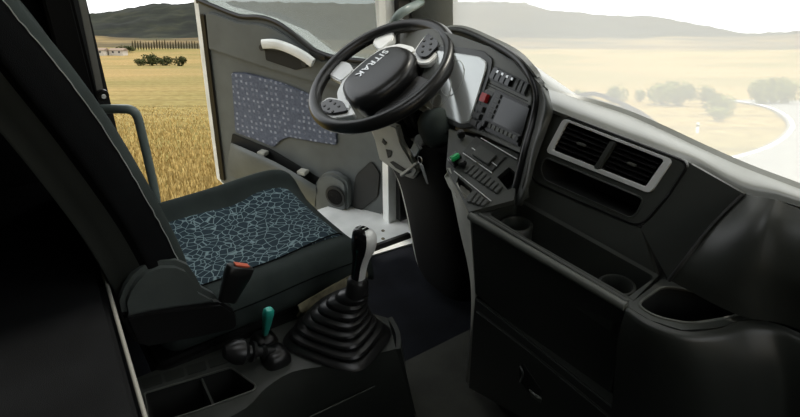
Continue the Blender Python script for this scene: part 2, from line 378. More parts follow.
# window frame and pane
fr = [(1.05, .86), (1.02, 1.62), (.95, 1.68), (.35, 1.68), (.26, 1.62), (.05, .9), (.04, .71)]
tube('window_frame', Dm(fr, -.03), .022, 'black_plastic', door, 8)
pane = [(1.04, .86)]+[(w, z-.01) for w, z in wsm[1:-1]]+[(.06, .70), (.27, 1.6), (.36, 1.66), (.94, 1.66), (1.01, 1.6)]
prism('pane', Dm(pane, -.035), DN*-.005, 'door_glass', door, 0)
prism('frame_post', Dm([(.075, .70), (.125, .70), (.16, 1.2), (.26, 1.66), (.21, 1.66), (.11, 1.2)], -.02), DN*-.025, 'white_paint', door, .006)

# ------------------------------------------------------------------ driver seat
seat = thing('driver_seat', 'driver seat with black side bolsters and blue crackle-pattern cushion', 'seat', (-1.55, .45, .002))
SX = -1.555
def cush(y, dz=0, sc=1, ins=0):
    pr = [(-.265, .36), (-.285, .44), (-.28, .52), (-.25, .558), (-.215, .545), (-.19, .515), (-.10, .503), (0, .50), (.10, .503), (.165, .505), (.20, .515), (.235, .52), (.262, .50), (.275, .45), (.262, .37), (0, .35)]
    return [V((SX+x*sc, y, z+dz if z > .4 else z)) for x, z in pr]
secs = [cush(.17, -.03, .97), cush(.25, .0), cush(.38, .0), cush(.52, .002), cush(.64, .012), cush(.72, .012), cush(.765, -.004, .985), cush(.79, -.04, .97), cush(.80, -.09, .95)]
cs = loft('cushion', secs, 'fabric_grey', seat); cs.modifiers.new('s', 'SUBSURF').render_levels = 2
# patterned insert sits slightly proud of the cushion
gi = []
for y, dz in ((.22, .004), (.30, .006), (.42, .007), (.54, .009), (.64, .018), (.70, .017), (.73, .011), (.75, -.003)):
    gi.append([V((SX+x, y, z+dz)) for x, z in ((-.205, .522), (-.185, .512), (-.10, .503), (0, .50), (.10, .503), (.16, .505), (.175, .504))])
patch('cushion_insert', gi, 'seat_cloth', seat, 3, 3, .012)
tube('seam', [V((SX+x, y, z)) for x, y, z in ((.178, .24, .514), (.18, .40, .515), (.18, .54, .517), (.178, .64, .527), (.17, .72, .525), (.165, .745, .512))], .0022, 'fabric_black', seat, 6, sm=3)
tube('seam', [V((SX+x, y, z)) for x, y, z in ((.272, .30, .47), (.274, .45, .475), (.273, .60, .485), (.267, .72, .48))], .002, 'fabric_black', seat, 6, sm=3)
# pan and suspension base
prism('seat_pan', rnd([V((SX-.25, .16, .30)), V((SX+.245, .16, .30)), V((SX+.25, .74, .33)), V((SX-.25, .74, .33))], .04), V((0, 0, .07)), 'black_plastic', seat, .012)
bl = []
for i in range(9):
    z = .30-.29*i/8; s = 1 if i % 2 else .93
    bl.append(ring(V((SX, .45, z)), EX[0], EX[1], .22*s, .26*s, 24, 6))
loft('suspension_bellows', bl, 'rubber', seat, ang=25)
patch('foam_skirt', [[V((SX+.279, y, z)) for y, z in ((.54, .42), (.60, .43), (.68, .445), (.755, .455))], [V((SX+.288, y, z)) for y, z in ((.54, .40), (.60, .39), (.68, .40), (.755, .43))], [V((SX+.262, y, z)) for y, z in ((.54, .365), (.60, .35), (.68, .355), (.755, .375))]], 'dirty_beige', seat, 4, 3, .008, label='grimy beige foam skirt')
# backrest: rings of one outline, cut into shell / side / bolster / face
def bring(yr, yf, z, hw=.27, bulge=.04):
    ym = yr+(yf-yr)*.62
    pr = [(-hw+.05, yr), (hw-.06, yr), (hw-.015, yr+.02), (hw, yr+.075), (hw+.012, yr+.09), (hw+.01, ym), (hw-.003, yf-.022), (hw-.04, yf), (hw-.10, yf-.012), (hw-.15, yf-.05), (0, yf-.06), (-hw+.15, yf-.05), (-hw+.10, yf-.012), (-hw+.05, yf), (-hw+.01, yf-.03), (-hw-.01, ym), (-hw, yr+.05), (-hw+.015, yr+.02)]
    return [V((SX+x, y, z)) for x, y in pr]
keys = [(.13, .29, .46, .25), (.125, .295, .56, .262), (.11, .285, .66, .27), (.085, .26, .78, .272), (.05, .23, .90, .272), (.01, .195, 1.02, .27), (-.035, .15, 1.14, .262), (-.07, .105, 1.24, .245), (-.10, .075, 1.32, .21), (-.105, .05, 1.38, .17), (-.10, .03, 1.41, .12)]
br = [bring(a, b, z, h) for a, b, z, h in keys]
cols_ = [cat([r[k] for r in br], 4) for k in range(len(br[0]))]; br = [list(r) for r in zip(*cols_)]
brs = [cat(r, 3, True) for r in br]; nb = len(brs[0]); i3 = lambda a, b: range(a*3, b*3)
loft('backrest_shell', brs, 'dash', seat, closed=True, rngi=list(i3(0, 3))+list(i3(16, 18)))
loft('side_panel', brs, 'fabric_black', seat, closed=True, rngi=i3(3, 6), label='black cloth side of the backrest')
loft('bolster', brs, 'fabric_grey', seat, closed=True, rngi=i3(6, 9))
loft('backrest_face', brs, 'seat_cloth', seat, closed=True, rngi=i3(9, 11))
loft('bolster', brs, 'fabric_grey', seat, closed=True, rngi=i3(11, 14))
loft('side_panel', brs, 'fabric_black', seat, closed=True, rngi=i3(14, 16))
st = [r[18]+V((.002, .001, 0)) for r in brs[2:-6]]
tube('stitching', [p+V((0, .0012*random.uniform(-1, 1), 0)) for i, p in enumerate(cat(st, 2))], .0013, 'thread', seat, 4)
# headrest
hr = [ring(V((SX, -.03+dy, z)), EX[0], EX[1], w, d, 20, 4) for z, w, d, dy in ((1.40, .10, .03, 0), (1.42, .14, .055, 0), (1.50, .15, .06, 0), (1.60, .14, .055, -.01), (1.65, .11, .04, -.015), (1.66, .06, .02, -.015))]
loft('headrest', hr, 'fabric_black', seat)
# recliner cover on the camera side
rc = [Px(x, y, -1.262) for x, y in ((121, 304), (126, 290), (134, 278), (146, 268), (162, 263), (178, 263), (190, 268), (197, 278), (203, 290), (216, 297), (221, 304), (190, 308), (150, 314), (124, 320))]
prism('recliner_cover', rc, V((-.04, 0, 0)), 'seat_plastic', seat, .018)
lc = [Px(x, y, -1.268) for x, y in ((124, 318), (150, 312), (190, 307), (222, 303), (236, 312), (238, 330), (200, 338), (150, 348), (136, 345))]
prism('side_skirt', lc, V((-.03, 0, 0)), 'black_plastic', seat, .008)
# buckle
B0, B1 = Px(228, 298, -1.25), Px(241, 266, -1.25); bd = (B1-B0).normalized(); bs = bd.cross(V((1, 0, 0))).normalized()
buck = loft('buckle', [ring(B0+bd*t_*(B1-B0).length, bs, V((1, 0, 0)), w_, d_, 16, 4) for t_, w_, d_ in ((-.1, .022, .010), (.2, .026, .012), (.7, .034, .014), (.97, .034, .014), (1.0, .031, .012))], 'black_plastic', seat)
box('release_button', B1+bd*.001, (bs, V((1, 0, 0)), bd), (.017, .006, .004), 'coral', buck, .002, label='coral red release button')

# grab handle by the pillar
gh = thing('grab_handle', 'grey tubular grab handle between seat back and open door', 'handle', Px(112, 109, -1.99))
hp = [Px(98, 109, -1.99), Px(112, 109, -1.95), Px(122, 109, -1.92), Px(131, 110, -1.90), Px(137, 116, -1.90), Px(141, 130, -1.90), Px(148, 160, -1.90), Px(155, 192, -1.90), Px(158, 215, -1.90)]
tube('rail', hp, .0135, 'handle_grey', gh, 12, sm=5)
disc('mount', hp[0]+V((-.02, 0, 0)), V((1, 0, .0)), .024, .02, 'black_plastic', gh, 14)
ga = thing('grab_handle', 'grey curved grab handle on the windscreen pillar behind the steering wheel', 'handle', Px(405, 12, -1.93))
hp = [Px(421, 2, -1.96), Px(416, 5, -1.92), Px(408, 9, -1.89), Px(400, 14, -1.89), Px(394, 21, -1.90), Px(391, 30, -1.93), Px(392, 42, -1.97)]
tube('rail', hp, [.014, .015, .016, .016, .014, .013, .012], 'handle_grey', ga, 12, sm=4)
disc('mount', hp[0]+V((-.03, 0, 0)), V((1, 0, 0)), .024, .03, 'black_plastic', ga, 14)
disc('mount', hp[-1]+V((-.03, 0, 0)), V((1, 0, 0)), .022, .03, 'black_plastic', ga, 14)
# seat belt down the pillar
sbt = thing('seat_belt', 'grey seat belt strap hanging down the black door pillar', 'seat belt', Px(97, 100, -1.96))
s0, s1 = Px(72, -30, -1.965), Px(98, 97, -1.965)
prism('strap', [s0, s0+V((0, .018, 0)), s1+V((0, .018, 0)), s1], V((.004, 0, 0)), 'piping', sbt, .001)
disc('anchor', s1+V((-.003, .012, .006)), V((1, 0, 0)), .017, .022, 'black_plastic', sbt, 14, .004)
disc('anchor_bolt', s1+V((.02, .012, .006)), V((1, 0, 0)), .007, .006, 'silver', sbt, 8)

# bunk in the foreground
bunk = thing('bunk', 'black cloth bunk with pale piped edge in the near left corner', 'bunk', (-1.0, -.3, .002))
e0, e1 = Pz(97, 250, .65), Pz(145, 417, .65); ed = (e0-e1).normalized()
ea, eb = e1-ed*1.2, e0+ed*.48
prism('mattress', rnd([V((eb.x, -.78, .65)), eb+V((0, -.006, 0)), ea+V((0, -.006, 0)), V((ea.x, -.78, .65))], .03), V((0, 0, -.16)), 'fabric_black', bunk, .012)
tube('piping', [ea, eb], .0045, 'piping', bunk, 8)
prism('bunk_base', [V((eb.x, -.78, .49)), eb+V((.02, -.03, -.16)), ea+V((-.02, -.03, -.16)), V((ea.x, -.78, .49))], V((0, 0, -.48)), 'black_plastic', bunk, .01)

# ------------------------------------------------------------------ steering wheel (turned a quarter)
WC = V((-1.541, .982, .907)); WT = math.radians(29.2); WN = V((0, -math.sin(WT), math.cos(WT))); WA = V((1, 0, 0)); WB = WN.cross(WA)
def Wp(a, b, h=0): return WC+WA*a+WB*b+WN*h
sw = thing('steering_wheel', 'black steering wheel with silver spokes, turned a quarter', 'steering wheel', Wp(0, 0, -.1))
n = 72; rings = []
for k in range(n):
    c_, s_ = math.cos(2*PI*k/n), math.sin(2*PI*k/n); rad = WA*c_+WB*s_
    rings.append([WC+rad*(.219+.019*math.cos(2*PI*j/14))+WN*(.021*math.sin(2*PI*j/14)) for j in range(14)])
rings.append(rings[0]); loft('rim', rings, 'leather', sw, caps=(0, 0))
hubo = [(-.085, -.085), (-.095, -.02), (-.088, .06), (-.055, .10), (.0, .112), (.06, .098), (.10, .045), (.108, -.02), (.092, -.085), (.05, -.128), (-.005, -.128), (-.055, -.112)]
hub2 = [(p.x, p.y) for p in cat([V((a, b, 0)) for a, b in hubo], 3, True)]
def hubring(s, h): return [Wp(.006+(a-.006)*s, -.005+(b+.005)*s, h) for a, b in hub2]
loft('hub_pad', [hubring(.9, -.06), hubring(.97, -.025), hubring(1, -.008), hubring(.975, .005), hubring(.92, .013), hubring(.84, .0185), hubring(.7, .021), hubring(.4, .0225), hubring(.1, .023)], 'leather', sw)
# silver rear shell of the hub, wider towards the lower spokes
def sil(name, pts, h0, h1, m='silver', bev=.004): return prism(name, rnd([Wp(a, b, h1) for a, b in pts], .014, 3), WN*(h0-h1), m, sw, bev)
sil('silver_collar', [(-.115, -.075), (-.12, 0), (-.11, .085), (-.06, .125), (.0, .132), (.03, .118), (.0, .09), (-.07, .07), (-.07, -.08), (-.03, -.12), (.02, -.135), (.03, -.15), (-.03, -.15), (-.085, -.12)], -.03, -.002)
sil('spoke', [(-.11, -.085), (-.205, -.085), (-.214, -.02), (-.165, -.012), (-.11, -.03)], -.022, .0)
sil('spoke', [(-.10, .07), (-.165, .085), (-.185, .125), (-.15, .165), (-.10, .13)], -.022, .0)
for pts, ins in (([(-.015, -.125), (-.10, -.145), (-.108, -.185), (-.06, -.208), (.0, -.20), (.065, -.150)], .74), ([(.02, .105), (-.005, .17), (-.012, .212), (.05, .208), (.105, .172), (.115, .10), (.08, .085)], .74)):
    sil('side_spoke', pts, -.024, -.006)
    c_ = sum((V((a, b, 0)) for a, b in pts), V())/len(pts)
    pod = sil('button_pod', [(c_.x+(a-c_.x)*ins, c_.y+(b-c_.y)*ins) for a, b in pts], -.01, .002, 'gloss_black', .003)
    d1 = V((pts[1][0]-pts[-1][0], pts[1][1]-pts[-1][1], 0)).normalized(); d2 = V((-d1.y, d1.x, 0))
    for i in range(3):
        for j in range(2):
            q = c_+d1*(i-1)*.026+d2*(j-.5)*.024; disc('button', Wp(q.x, q.y, .002), WN, .005, .002, 'button', pod, 10)
sil('lower_bridge', [(.10, -.12), (.16, -.115), (.19, -.02), (.165, .06), (.10, .06), (.115, -.02)], -.04, -.02, 'black_plastic')
# raised lettering on the hub
fc = bpy.data.curves.new('lettering', 'FONT'); fc.body = 'SITRAK'; fc.size = .034; fc.extrude = .0008; fc.align_x = 'CENTER'; fc.align_y = 'CENTER'; fc.space_character = 1.12; fc.offset = .0006
fo = bpy.data.objects.new('lettering', fc); col.objects.link(fo); bpy.context.view_layer.update()
lm = bpy.data.meshes.new_from_object(fo.evaluated_get(bpy.context.evaluated_depsgraph_get())); bpy.data.objects.remove(fo)
for v in lm.vertices: p = v.co.copy(); v.co = Wp(-.036+p.y, .006-p.x, .0232+p.z)
fin('lettering', lm, 'letter', sw)

# ------------------------------------------------------------------ steering column
sc_ = thing('steering_column', 'steering column pedestal with grey lower cover and lit left side painted pale, going down to the floor', 'steering column', (-1.6, 1.2, .002))
tube('shaft', [Wp(0, 0, -.04), Wp(0, 0, -.24)], .035, 'black_plastic', sc_, 16)
ur = [ring(Wp(.01, .035, h), WA, WB, rx, ry, 24, 3) for h, rx, ry in ((-.055, .045, .04), (-.07, .055, .05), (-.12, .06, .055), (-.2, .06, .055), (-.28, .055, .05), (-.30, .04, .04))]
loft('upper_shroud', ur, 'black_plastic', sc_)
# rounded dark stalk pod on the camera side
pc = Py(437, 128, 1.02); rp = []
for t_, s_ in ((-1, .2), (-.92, .55), (-.6, .85), (0, 1), (.5, .96), (.85, .7), (.98, .35)): rp.append(ring(pc+V((-.35, .0, .9)).normalized()*(.055*t_), V((.9, 0, .35)).normalized(), V((0, 1, 0)), .05*s_, .05*s_, 20, 2.4))
loft('stalk_pod', rp, 'fabric_grey', sc_)
tube('indicator_stalk', [pc+V((.03, .0, .0)), pc+V((.10, .02, .01)), pc+V((.17, .03, .02))], [.01, .009, .012], 'black_plastic', sc_, 10)
# pedestal: one outline, its lit left side painted pale grey, the front black
ped = []
for xl, xr, y, Y in ((370, 448, 128, 1.06), (376, 452, 150, 1.07), (386, 455, 170, 1.08), (401, 460, 192, 1.10), (409, 464, 220, 1.13), (416, 466, 255, 1.17), (421, 464, 275, 1.19), (427, 462, 284, 1.20)):
    a_, b_ = Py(xl, y, Y+.05), Py(xr, y, Y); c_ = (a_+b_)/2; c_.y = Y+.07; zz = c_.z
    hw = (b_.x-a_.x)/2; c_.x = (a_.x+b_.x)/2
    ped.append([V((q.x, q.y, zz)) for q in ring(c_, EX[0], EX[1], hw, .085, 32, 3)])
cols_ = [cat([r[k] for r in ped], 4) for k in range(32)]; ped = [list(r) for r in zip(*cols_)]
loft('pedestal', ped, 'pillar_black', sc_, rngi=list(range(0, 14))+list(range(21, 32)))
loft('pedestal_lit_side', ped, 'trim_light', sc_, rngi=range(14, 21))
cp = Plane(Py(385, 140, 1.01), Py(410, 140, 1.0), Py(395, 180, 1.06))
gp = [cp(x, y) for x, y in ((371, 128), (384, 123), (396, 127), (401, 145), (410, 160), (418, 172), (412, 180), (402, 176), (390, 168), (379, 160))]
prism('lower_cover', rnd(gp, .01, 2), cp.n*-.02, 'trim_light', sc_, .006)
for q in (((383, 138), (387, 143), (385, 145), (382, 142)), ((386, 149), (392, 151), (391, 157), (388, 158)), ((393, 161), (404, 168), (412, 172), (408, 174), (396, 168), (390, 162))):
    prism('cover_slot', [cp(x, y, .001) for x, y in q], cp.n*.001, 'pocket', sc_, 0)
tube('tilt_lever', [cp(402, 175, .01), cp(410, 169, .02), cp(417, 163, .03)], [.007, .006, .005], 'trim_light', sc_, 8)
il = Py(417, 145, 1.0); disc('ignition_lock', il+V((0, .03, .01)), V((.2, -1, .2)), .018, .03, 'chrome', sc_, 18, .003)
key = thing('ignition_key', 'metal key in the ignition with a second key hanging below', 'key', Py(423, 183, .99))
box('key_bow', Py(416, 149, .985), (V((.5, 0, .8)), V((0, 1, 0)), V((.8, 0, -.5))), (.016, .004, .011), 'chrome', key, .003)
tube('key_ring', ring(Py(420, 160, .98), EX[0], EX[2], .011, .011, 16)+[ring(Py(420, 160, .98), EX[0], EX[2], .011, .011, 16)[0]], .0016, 'chrome', key, 6)
kb = Py(421, 165, .98); ke = Py(427, 184, .98)
prism('hanging_key', [kb+V((-.009, 0, 0)), kb+V((.006, 0, .004)), kb*.5+ke*.5+V((.008, 0, 0)), ke+V((.004, 0, 0)), ke+V((-.003, 0, 0)), kb*.5+ke*.5+V((-.005, 0, -.004))], V((0, .003, 0)), 'chrome', key, .001)

# ------------------------------------------------------------------ dashboard
dash = thing('dashboard', 'dark grey truck dashboard with instrument hood, vents, shelf and passenger tray', 'dashboard', (-.75, 1.2, .002))
def ext(p, X): return V((X, p.y, p.z))
S = Plane(Pz(490, 65, 1.0), Pz(530, 85, 1.0), Pz(485, 128, .87))
T = Plane(Pz(485, 134, .855), Pz(515, 152, .855), Pz(468, 212, .78))
VP_ = Plane(Pz(560, 118, .98), Pz(672, 160, .98), Pz(590, 205, .835))
# hood lip and top skin
lip = [Pz(392, 70, .80), Pz(416, 46, .88), Pz(439, 33, .955), Pz(460, 30, 1.01), Pz(490, 42, 1.042), Pz(515, 57, 1.05), Pz(530, 75, 1.035), Pz(537, 96, 1.0), Pz(533, 121, .95), Pz(525, 150, .9), Pz(517, 184, .83), Pz(510, 203, .785)]
lips = cat(lip, 5)
tube('hood_lip', lips, .0085, 'black_plastic', dash, 10)
inn = [p+S.n*(-.001-max(0, (p-S.p).dot(S.n))) for p in lips]
loft('hood_underside', [lips, inn], 'dash', dash, closed=False)
crest = [Pz(391, 68, .806), Pz(415, 44, .887), Pz(439, 31.5, .962), Pz(460, 28.5, 1.017), Pz(490, 40, 1.05), Pz(515, 53, 1.058), Pz(532, 70, 1.05), Pz(548, 89, 1.012), Pz(585, 101, .992), Pz(625, 114, .986), Pz(662, 130, .984), Pz(700, 148, .98), Pz(745, 168, .982), Pz(800, 189, .986)]
crest += [ext(crest[-1], -.1), ext(crest[-1], .2), ext(crest[-1], .6)]
def topy(x): return wsy(x)-.03
rows = [crest, [V((p.x, p.y+.03, p.z-.03)) for p in crest], [V((p.x, (p.y+topy(p.x))/2, p.z-.19)) for p in crest], [V((p.x, topy(p.x), .68)) for p in crest]]
patch('top_skin', rows, 'dash_top_glare', dash, 4, 3, .012)
# upper strip between crest and vent panel, then on to the passenger pad
r1 = [(553, 110, .998), (590, 124, .985), (630, 140, .98), (662, 152, .978), (692, 164, .972), (742, 193, .965), (800, 207, .978)]
r1 = [Pz(*q) for q in r1]; r1 += [ext(r1[-1], -.1), ext(r1[-1], .2), ext(r1[-1], .6)]
r0 = crest[7:]
rm = [a*.3+b*.7+V((0, -.004, .009)) for a, b in zip(r0, r1)]
patch('upper_strip', [r0, rm, r1], 'dash_top_glare', dash, 4, 4, .012)
# bezel between hood side and vent panel
bz = [((533, 77, 1.035), (540, 84, 1.035), (548, 91, 1.022)), ((538, 96, 1.0), (545, 101, 1.012), (553, 110, .998)), ((535, 121, .95), (541, 123, .97), (549, 124, .968)), ((527, 150, .9), (533, 151, .92), (539, 151, .915)), ((519, 184, .83), (525, 186, .852), (531, 176, .872)), ((512, 203, .785), (518, 205, .80), (526, 198, .825))]
patch('side_bezel', [[Pz(*q) for q in r] for r in bz], 'dash_grey', dash, 4, 4, .012)
# instrument panel behind the wheel and centre stack face
ip = [(400, 18), (460, 36), (490, 47), (515, 62), (528, 78), (532, 98), (528, 122), (520, 153), (484, 136), (452, 124), (400, 100)]
plate('stack_face', S.many(ip), [], S.n*-.02, 'stack_grey', dash, .002)
cg = [S(x, y, .004) for x, y in ((432, 50), (456, 53), (480, 57), (488, 62), (487, 72), (471, 123), (462, 124), (440, 115), (415, 100))]
mt = mat('cluster_glare', (.62, .64, .62), .16, metal=.35, var=.05, coat=.6)  # pale base colour stands in for sky glare on the cover
clu = prism('instrument_cluster', rnd(cg, .012, 3), S.n*.006, 'cluster_glare', dash, .003, label='instrument cluster cover with sky glare painted pale')
for x, y, r_ in ((440, 90, .048), (437, 102, .022), (452, 78, .05)):
    c_ = S(x, y, .0105); u_ = S.n.cross(ZZ).normalized(); v_ = S.n.cross(u_); rr = ring(c_, u_, v_, r_, r_, 32); tube('dial_ring', rr+[rr[0]], .0012, 'thread', clu, 5)
# dark surround plate between cluster and hood
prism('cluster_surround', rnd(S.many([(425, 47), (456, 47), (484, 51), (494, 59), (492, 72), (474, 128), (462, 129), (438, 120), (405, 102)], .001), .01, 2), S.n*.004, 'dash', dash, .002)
def spanel(name, pts, h, m, par=dash, pl=None, o=0, bev=.0015): return prism(name, (pl or S).many(pts, o), (pl or S).n*h, m, par, bev)
def lerp(a, b, t): return (a[0]+(b[0]-a[0])*t, a[1]+(b[1]-a[1])*t)
def quadpts(q, u0, u1, v0, v1):
    f = lambda u, v: lerp(lerp(q[0], q[1], u), lerp(q[3], q[2], u), v)
    return [f(u0, v0), f(u1, v0), f(u1, v1), f(u0, v1)]
# switch row at the top of the stack
swq = [(496, 66), (531, 84), (526, 97), (489, 79)]
spanel('switch_bezel', swq, .004, 'dash', dash)
for i in range(4):
    s_ = spanel('rocker_switch', quadpts(swq, .05+i*.135, .17+i*.135, .1, .85), .012, 'gloss_black', dash, o=.003)
    spanel('switch_symbol', quadpts(swq, .08+i*.135, .13+i*.135, .2, .38), .001, 'letter', s_, o=.0155, bev=0)
for i in range(3): spanel('blank_switch', quadpts(swq, .63+i*.12, .73+i*.12, .08, .9), .005, 'dash_grey', dash, o=.003)
# column of controls beside the head unit
cq = [(484, 88), (495, 93), (480, 131), (468, 126)]
spanel('control_strip', cq, .004, 'dash', dash)
hz = spanel('hazard_switch', quadpts(cq, .25, .75, .10, .32), .012, 'red', dash, o=.003)
for i in range(3): spanel('push_button', quadpts(cq, .15, .75, .42+i*.19, .56+i*.19), .009, 'button', dash, o=.003)
disc('rotary_knob', S(483, 127, .004), S.n, .010, .014, 'black_plastic', dash, 16, .002)
# head unit
hq = [(498, 90), (532, 106), (521, 147), (481, 128)]
hu = spanel('head_unit', hq, .010, 'black_plastic', dash, bev=.002)
spanel('screen', quadpts(hq, .20, .95, .08, .74), .001, 'gloss_black', hu, o=.010, bev=0)
for i in range(5): spanel('key', quadpts(hq, .04, .16, .07+i*.13, .165+i*.13), .004, 'dash_grey', hu, o=.009, bev=.001)
for i in range(7): spanel('key', quadpts(hq, .13+i*.105, .215+i*.105, .80, .91), .004, 'panel_grey', hu, o=.009, bev=.001)
for u_ in (.06, .91): q_ = quadpts(hq, u_, u_+.02, .86, .9)[0]; disc('dial', S(q_[0], q_[1], .01), S.n, .008, .01, 'black_plastic', hu, 16, .002)
for k_ in range(2): spanel('stack_groove', [(484, 80+k_*3), (528, 101+k_*3), (528, 102+k_*3), (484, 81+k_*3)], .001, 'pocket', dash, o=.0, bev=0)
# lower switch table
tq = [(449, 129), (519, 153), (514, 200), (469, 212), (446, 168)]
plate('switch_table', T.many(tq), [[T(x, y) for x, y in ((458, 177), (473, 190), (465, 199), (456, 183))], [T(x, y) for x, y in ((497, 177), (509, 167), (515, 172), (512, 188), (508, 190))]], T.n*-.012, 'dash_grey', dash, 0)
pocket('coin_well', T.many([(458, 177), (473, 190), (465, 199), (456, 183)], -.001), T.n*-.05, .95, 'pocket', dash)
pocket('side_well', T.many([(497, 177), (509, 167), (515, 172), (512, 188), (508, 190)], -.001), T.n*-.05, .95, 'pocket', dash)
asht = [(476, 137), (507, 157), (492, 173), (463, 153)]
spanel('ashtray_frame', asht, .004, 'dash', dash, T)
spanel('ashtray_lid', quadpts(asht, .25, .8, .25, .85), .007, 'dash_grey', dash, T, .003)
for a_, b_ in (((463, 153), (492, 173)), ((472, 148), (479, 153)), ((489, 160), (497, 166)), ((481, 138), (517, 159))):
    tube('bright_line', [T(a_[0], a_[1], .005), T(b_[0], b_[1], .005)], .0013, 'silver', dash, 5)
s1q = [(472, 163), (504, 188), (497, 195), (463, 172)]
for i in range(8): spanel('blank_cover', quadpts(s1q, i/8+.012, (i+1)/8-.012, .03, .97), .005, 'dash_grey', dash, T)
s2q = [(474, 191), (490, 202), (484, 208), (466, 203)]
for i in range(4): spanel('blank_cover', quadpts(s2q, i/4+.02, (i+1)/4-.02, .05, .95), .005, 'dash_grey', dash, T)
tube('bright_line', [T(454, 171, .004), T(491, 201, .004)], .0013, 'silver', dash, 5)
gq = [(449, 163), (458, 155), (463, 160), (455, 169)]
gv = spanel('brake_valve', gq, .016, 'gloss_black', dash, T)
spanel('valve_knob', [(450, 160), (459, 155), (461, 158), (453, 163)], .012, 'green', gv, T, .016, .003)
disc('valve_cap', T(463, 165, .004), T.n, .011, .014, 'black_plastic', dash, 14, .003)
disc('knob', T(462, 137, .004), T.n, .010, .02, 'black_plastic', dash, 14, .003)
# side post under the switch table, painted pale grey for its lit look
po = [((446, 168, .80), (449, 168, .805), (452, 167, .80)), ((453, 198, .715), (461, 204, .765), (468, 212, .772)), ((460, 232, .63), (466, 232, .665), (471, 232, .70)), ((467, 262, .55), (470, 262, .575), (473, 262, .595)), ((471, 292, .475), (473, 293, .49), (475, 294, .50)), ((470, 340, .28), (472, 340, .285), (475, 340, .29)), ((466, 382, .06), (469, 384, .06), (474, 392, .055))]
patch('lit_side_post', [[Pz(*q) for q in r] for r in po], 'trim_light', dash, 3, 4, .03)
bx('core_box', (-1.0, 1.02, .02), (-.55, 1.58, .60), 'black_plastic', dash)
bx('knee_panel', (-1.95, 1.32, .50), (-1.04, 1.4, .80), 'black_plastic', dash, .02)
# shelf: rim with opening, well, cup holders, lip
rim = [Pz(x, y, .78) for x, y in ((471, 214), (513, 196), (535, 206), (659, 275), (628, 306))]
hole = rnd([Pz(x, y, .78) for x, y in ((489, 214), (516, 200), (655, 277), (624, 300))], .012)
plate('shelf_rim', rim, [hole], V((0, 0, -.012)), 'dash_grey', dash, 0)
pocket('shelf_well', hole, V((0, 0, -.085)), .97, 'dash', dash)
for c_, r_ in ((hole[2]*.5+hole[7]*.5, .036), (hole[12]*.5+hole[17]*.5, .036)):
    c_ = c_+(sum(hole, V())/len(hole)-c_).normalized()*.045; c_.z = .70
    rr = [ring(c_+V((0, 0, dz)), EX[0], EX[1], q, q, 28) for dz, q in ((-.005, r_), (.058, r_), (.060, r_-.002), (.060, r_-.006), (.055, r_-.008), (-.004, r_-.008))]
    loft('cup_holder', rr, 'dash', dash, caps=(0, 1))
lp0, lp1 = Pz(470, 216, .782), Pz(626, 307, .782)
tube('shelf_lip', [lp0, (lp0+lp1)/2, lp1], .009, 'panel_grey', dash, 10)
tube('shelf_bead', [Pz(479, 214, .781), Pz(628, 302, .781)], .004, 'dash_grey', dash, 8)
# fascia below the shelf
FP = Plane(Pz(470, 218, .775), Pz(626, 309, .775), Pz(475, 295, .5))
prism('fascia', rnd(FP.many([(471, 218), (625, 309), (611, 402), (475, 294)]), [.012, .004, .004, .012]), FP.n*-.03, 'dash', dash, .006)
mkq = [(493, 244), (498, 247), (498, 252), (493, 249)]
for k_ in range(4): spanel('embossed_mark', quadpts(mkq, .5*(k_ % 2), .5*(k_ % 2)+.38, .5*(k_//2), .5*(k_//2)+.38), .0012, 'dash_grey', dash, FP, 0, 0)
GP = Plane(Pz(475, 297, .492), Pz(612, 404, .492), Pz(475, 395, .05))
prism('lower_panel', GP.many([(474, 297), (611, 406), (640, 470), (560, 440), (468, 388)]), GP.n*-.03, 'dash', dash, .004)
dr = spanel('drawer_front', [(477, 309), (530, 349), (612, 416), (612, 452), (560, 432), (471, 381)], .007, 'dash', dash, GP, 0, .004)
spanel('handle_recess', [(519, 365), (524, 364), (538, 384), (542, 390), (540, 399), (528, 391), (520, 381)], .0015, 'pocket', dr, GP, .007, .001)
g = [[GP(*q) for q in r] for r in (((529, 389, .009), (536, 394, .011), (541, 397, .009)), ((530, 392, .014), (536, 397, .016), (541, 400, .013)), ((531, 396, .009), (536, 400, .011), (541, 403, .008)))]
patch('drawer_handle', g, 'panel_grey', dr, 3, 3, .003)
tube('handle_edge', [GP(520, 382, .01), GP(523, 374, .012), GP(520, 366, .01)], .003, 'dash_grey', dr, 6, sm=3)
# vent panel
VO = rnd(VP_.many([(553, 111), (690, 163), (668, 196), (641, 228), (534, 182), (531, 171)]), [.02, .02, .01, .03, .02, .02])
fo_ = [(563, 118), (673, 160), (650, 194), (545, 152)]
fi_ = [(567, 122), (664, 160), (645, 187), (552, 150)]
slot = rnd(VP_.many([(545, 157), (643, 198), (641, 206), (632, 219), (544, 180), (540, 168)]), .014)
plate('vent_panel', VO, [rnd(VP_.many(fi_), .006), slot], VP_.n*-.012, 'dash_grey', dash, 0)
pocket('storage_slot', slot, VP_.n*-.08, .93, 'pocket', dash)
tube('slot_edge', slot+[slot[0]], .0022, 'dash_grey', dash, 6)
tube('panel_groove', VO+[VO[0]], .0028, 'black_plastic', dash, 6)
plate('vent_frame', rnd(VP_.many(fo_, .004), .012), [rnd(VP_.many(fi_, .004), .006)], VP_.n*-.008, 'silver', dash, .002, label='brushed silver vent frame')
pocket('vent_duct', rnd(VP_.many(fi_, -.002), .006), VP_.n*-.06, .95, 'pocket', dash)
spanel('vent_divider', quadpts(fi_, .475, .535, 0, 1), .012, 'dash_grey', dash, VP_, -.006, .002)
fu = (VP_(*fi_[1])-VP_(*fi_[0])).normalized(); fv = fu.cross(VP_.n).normalized()
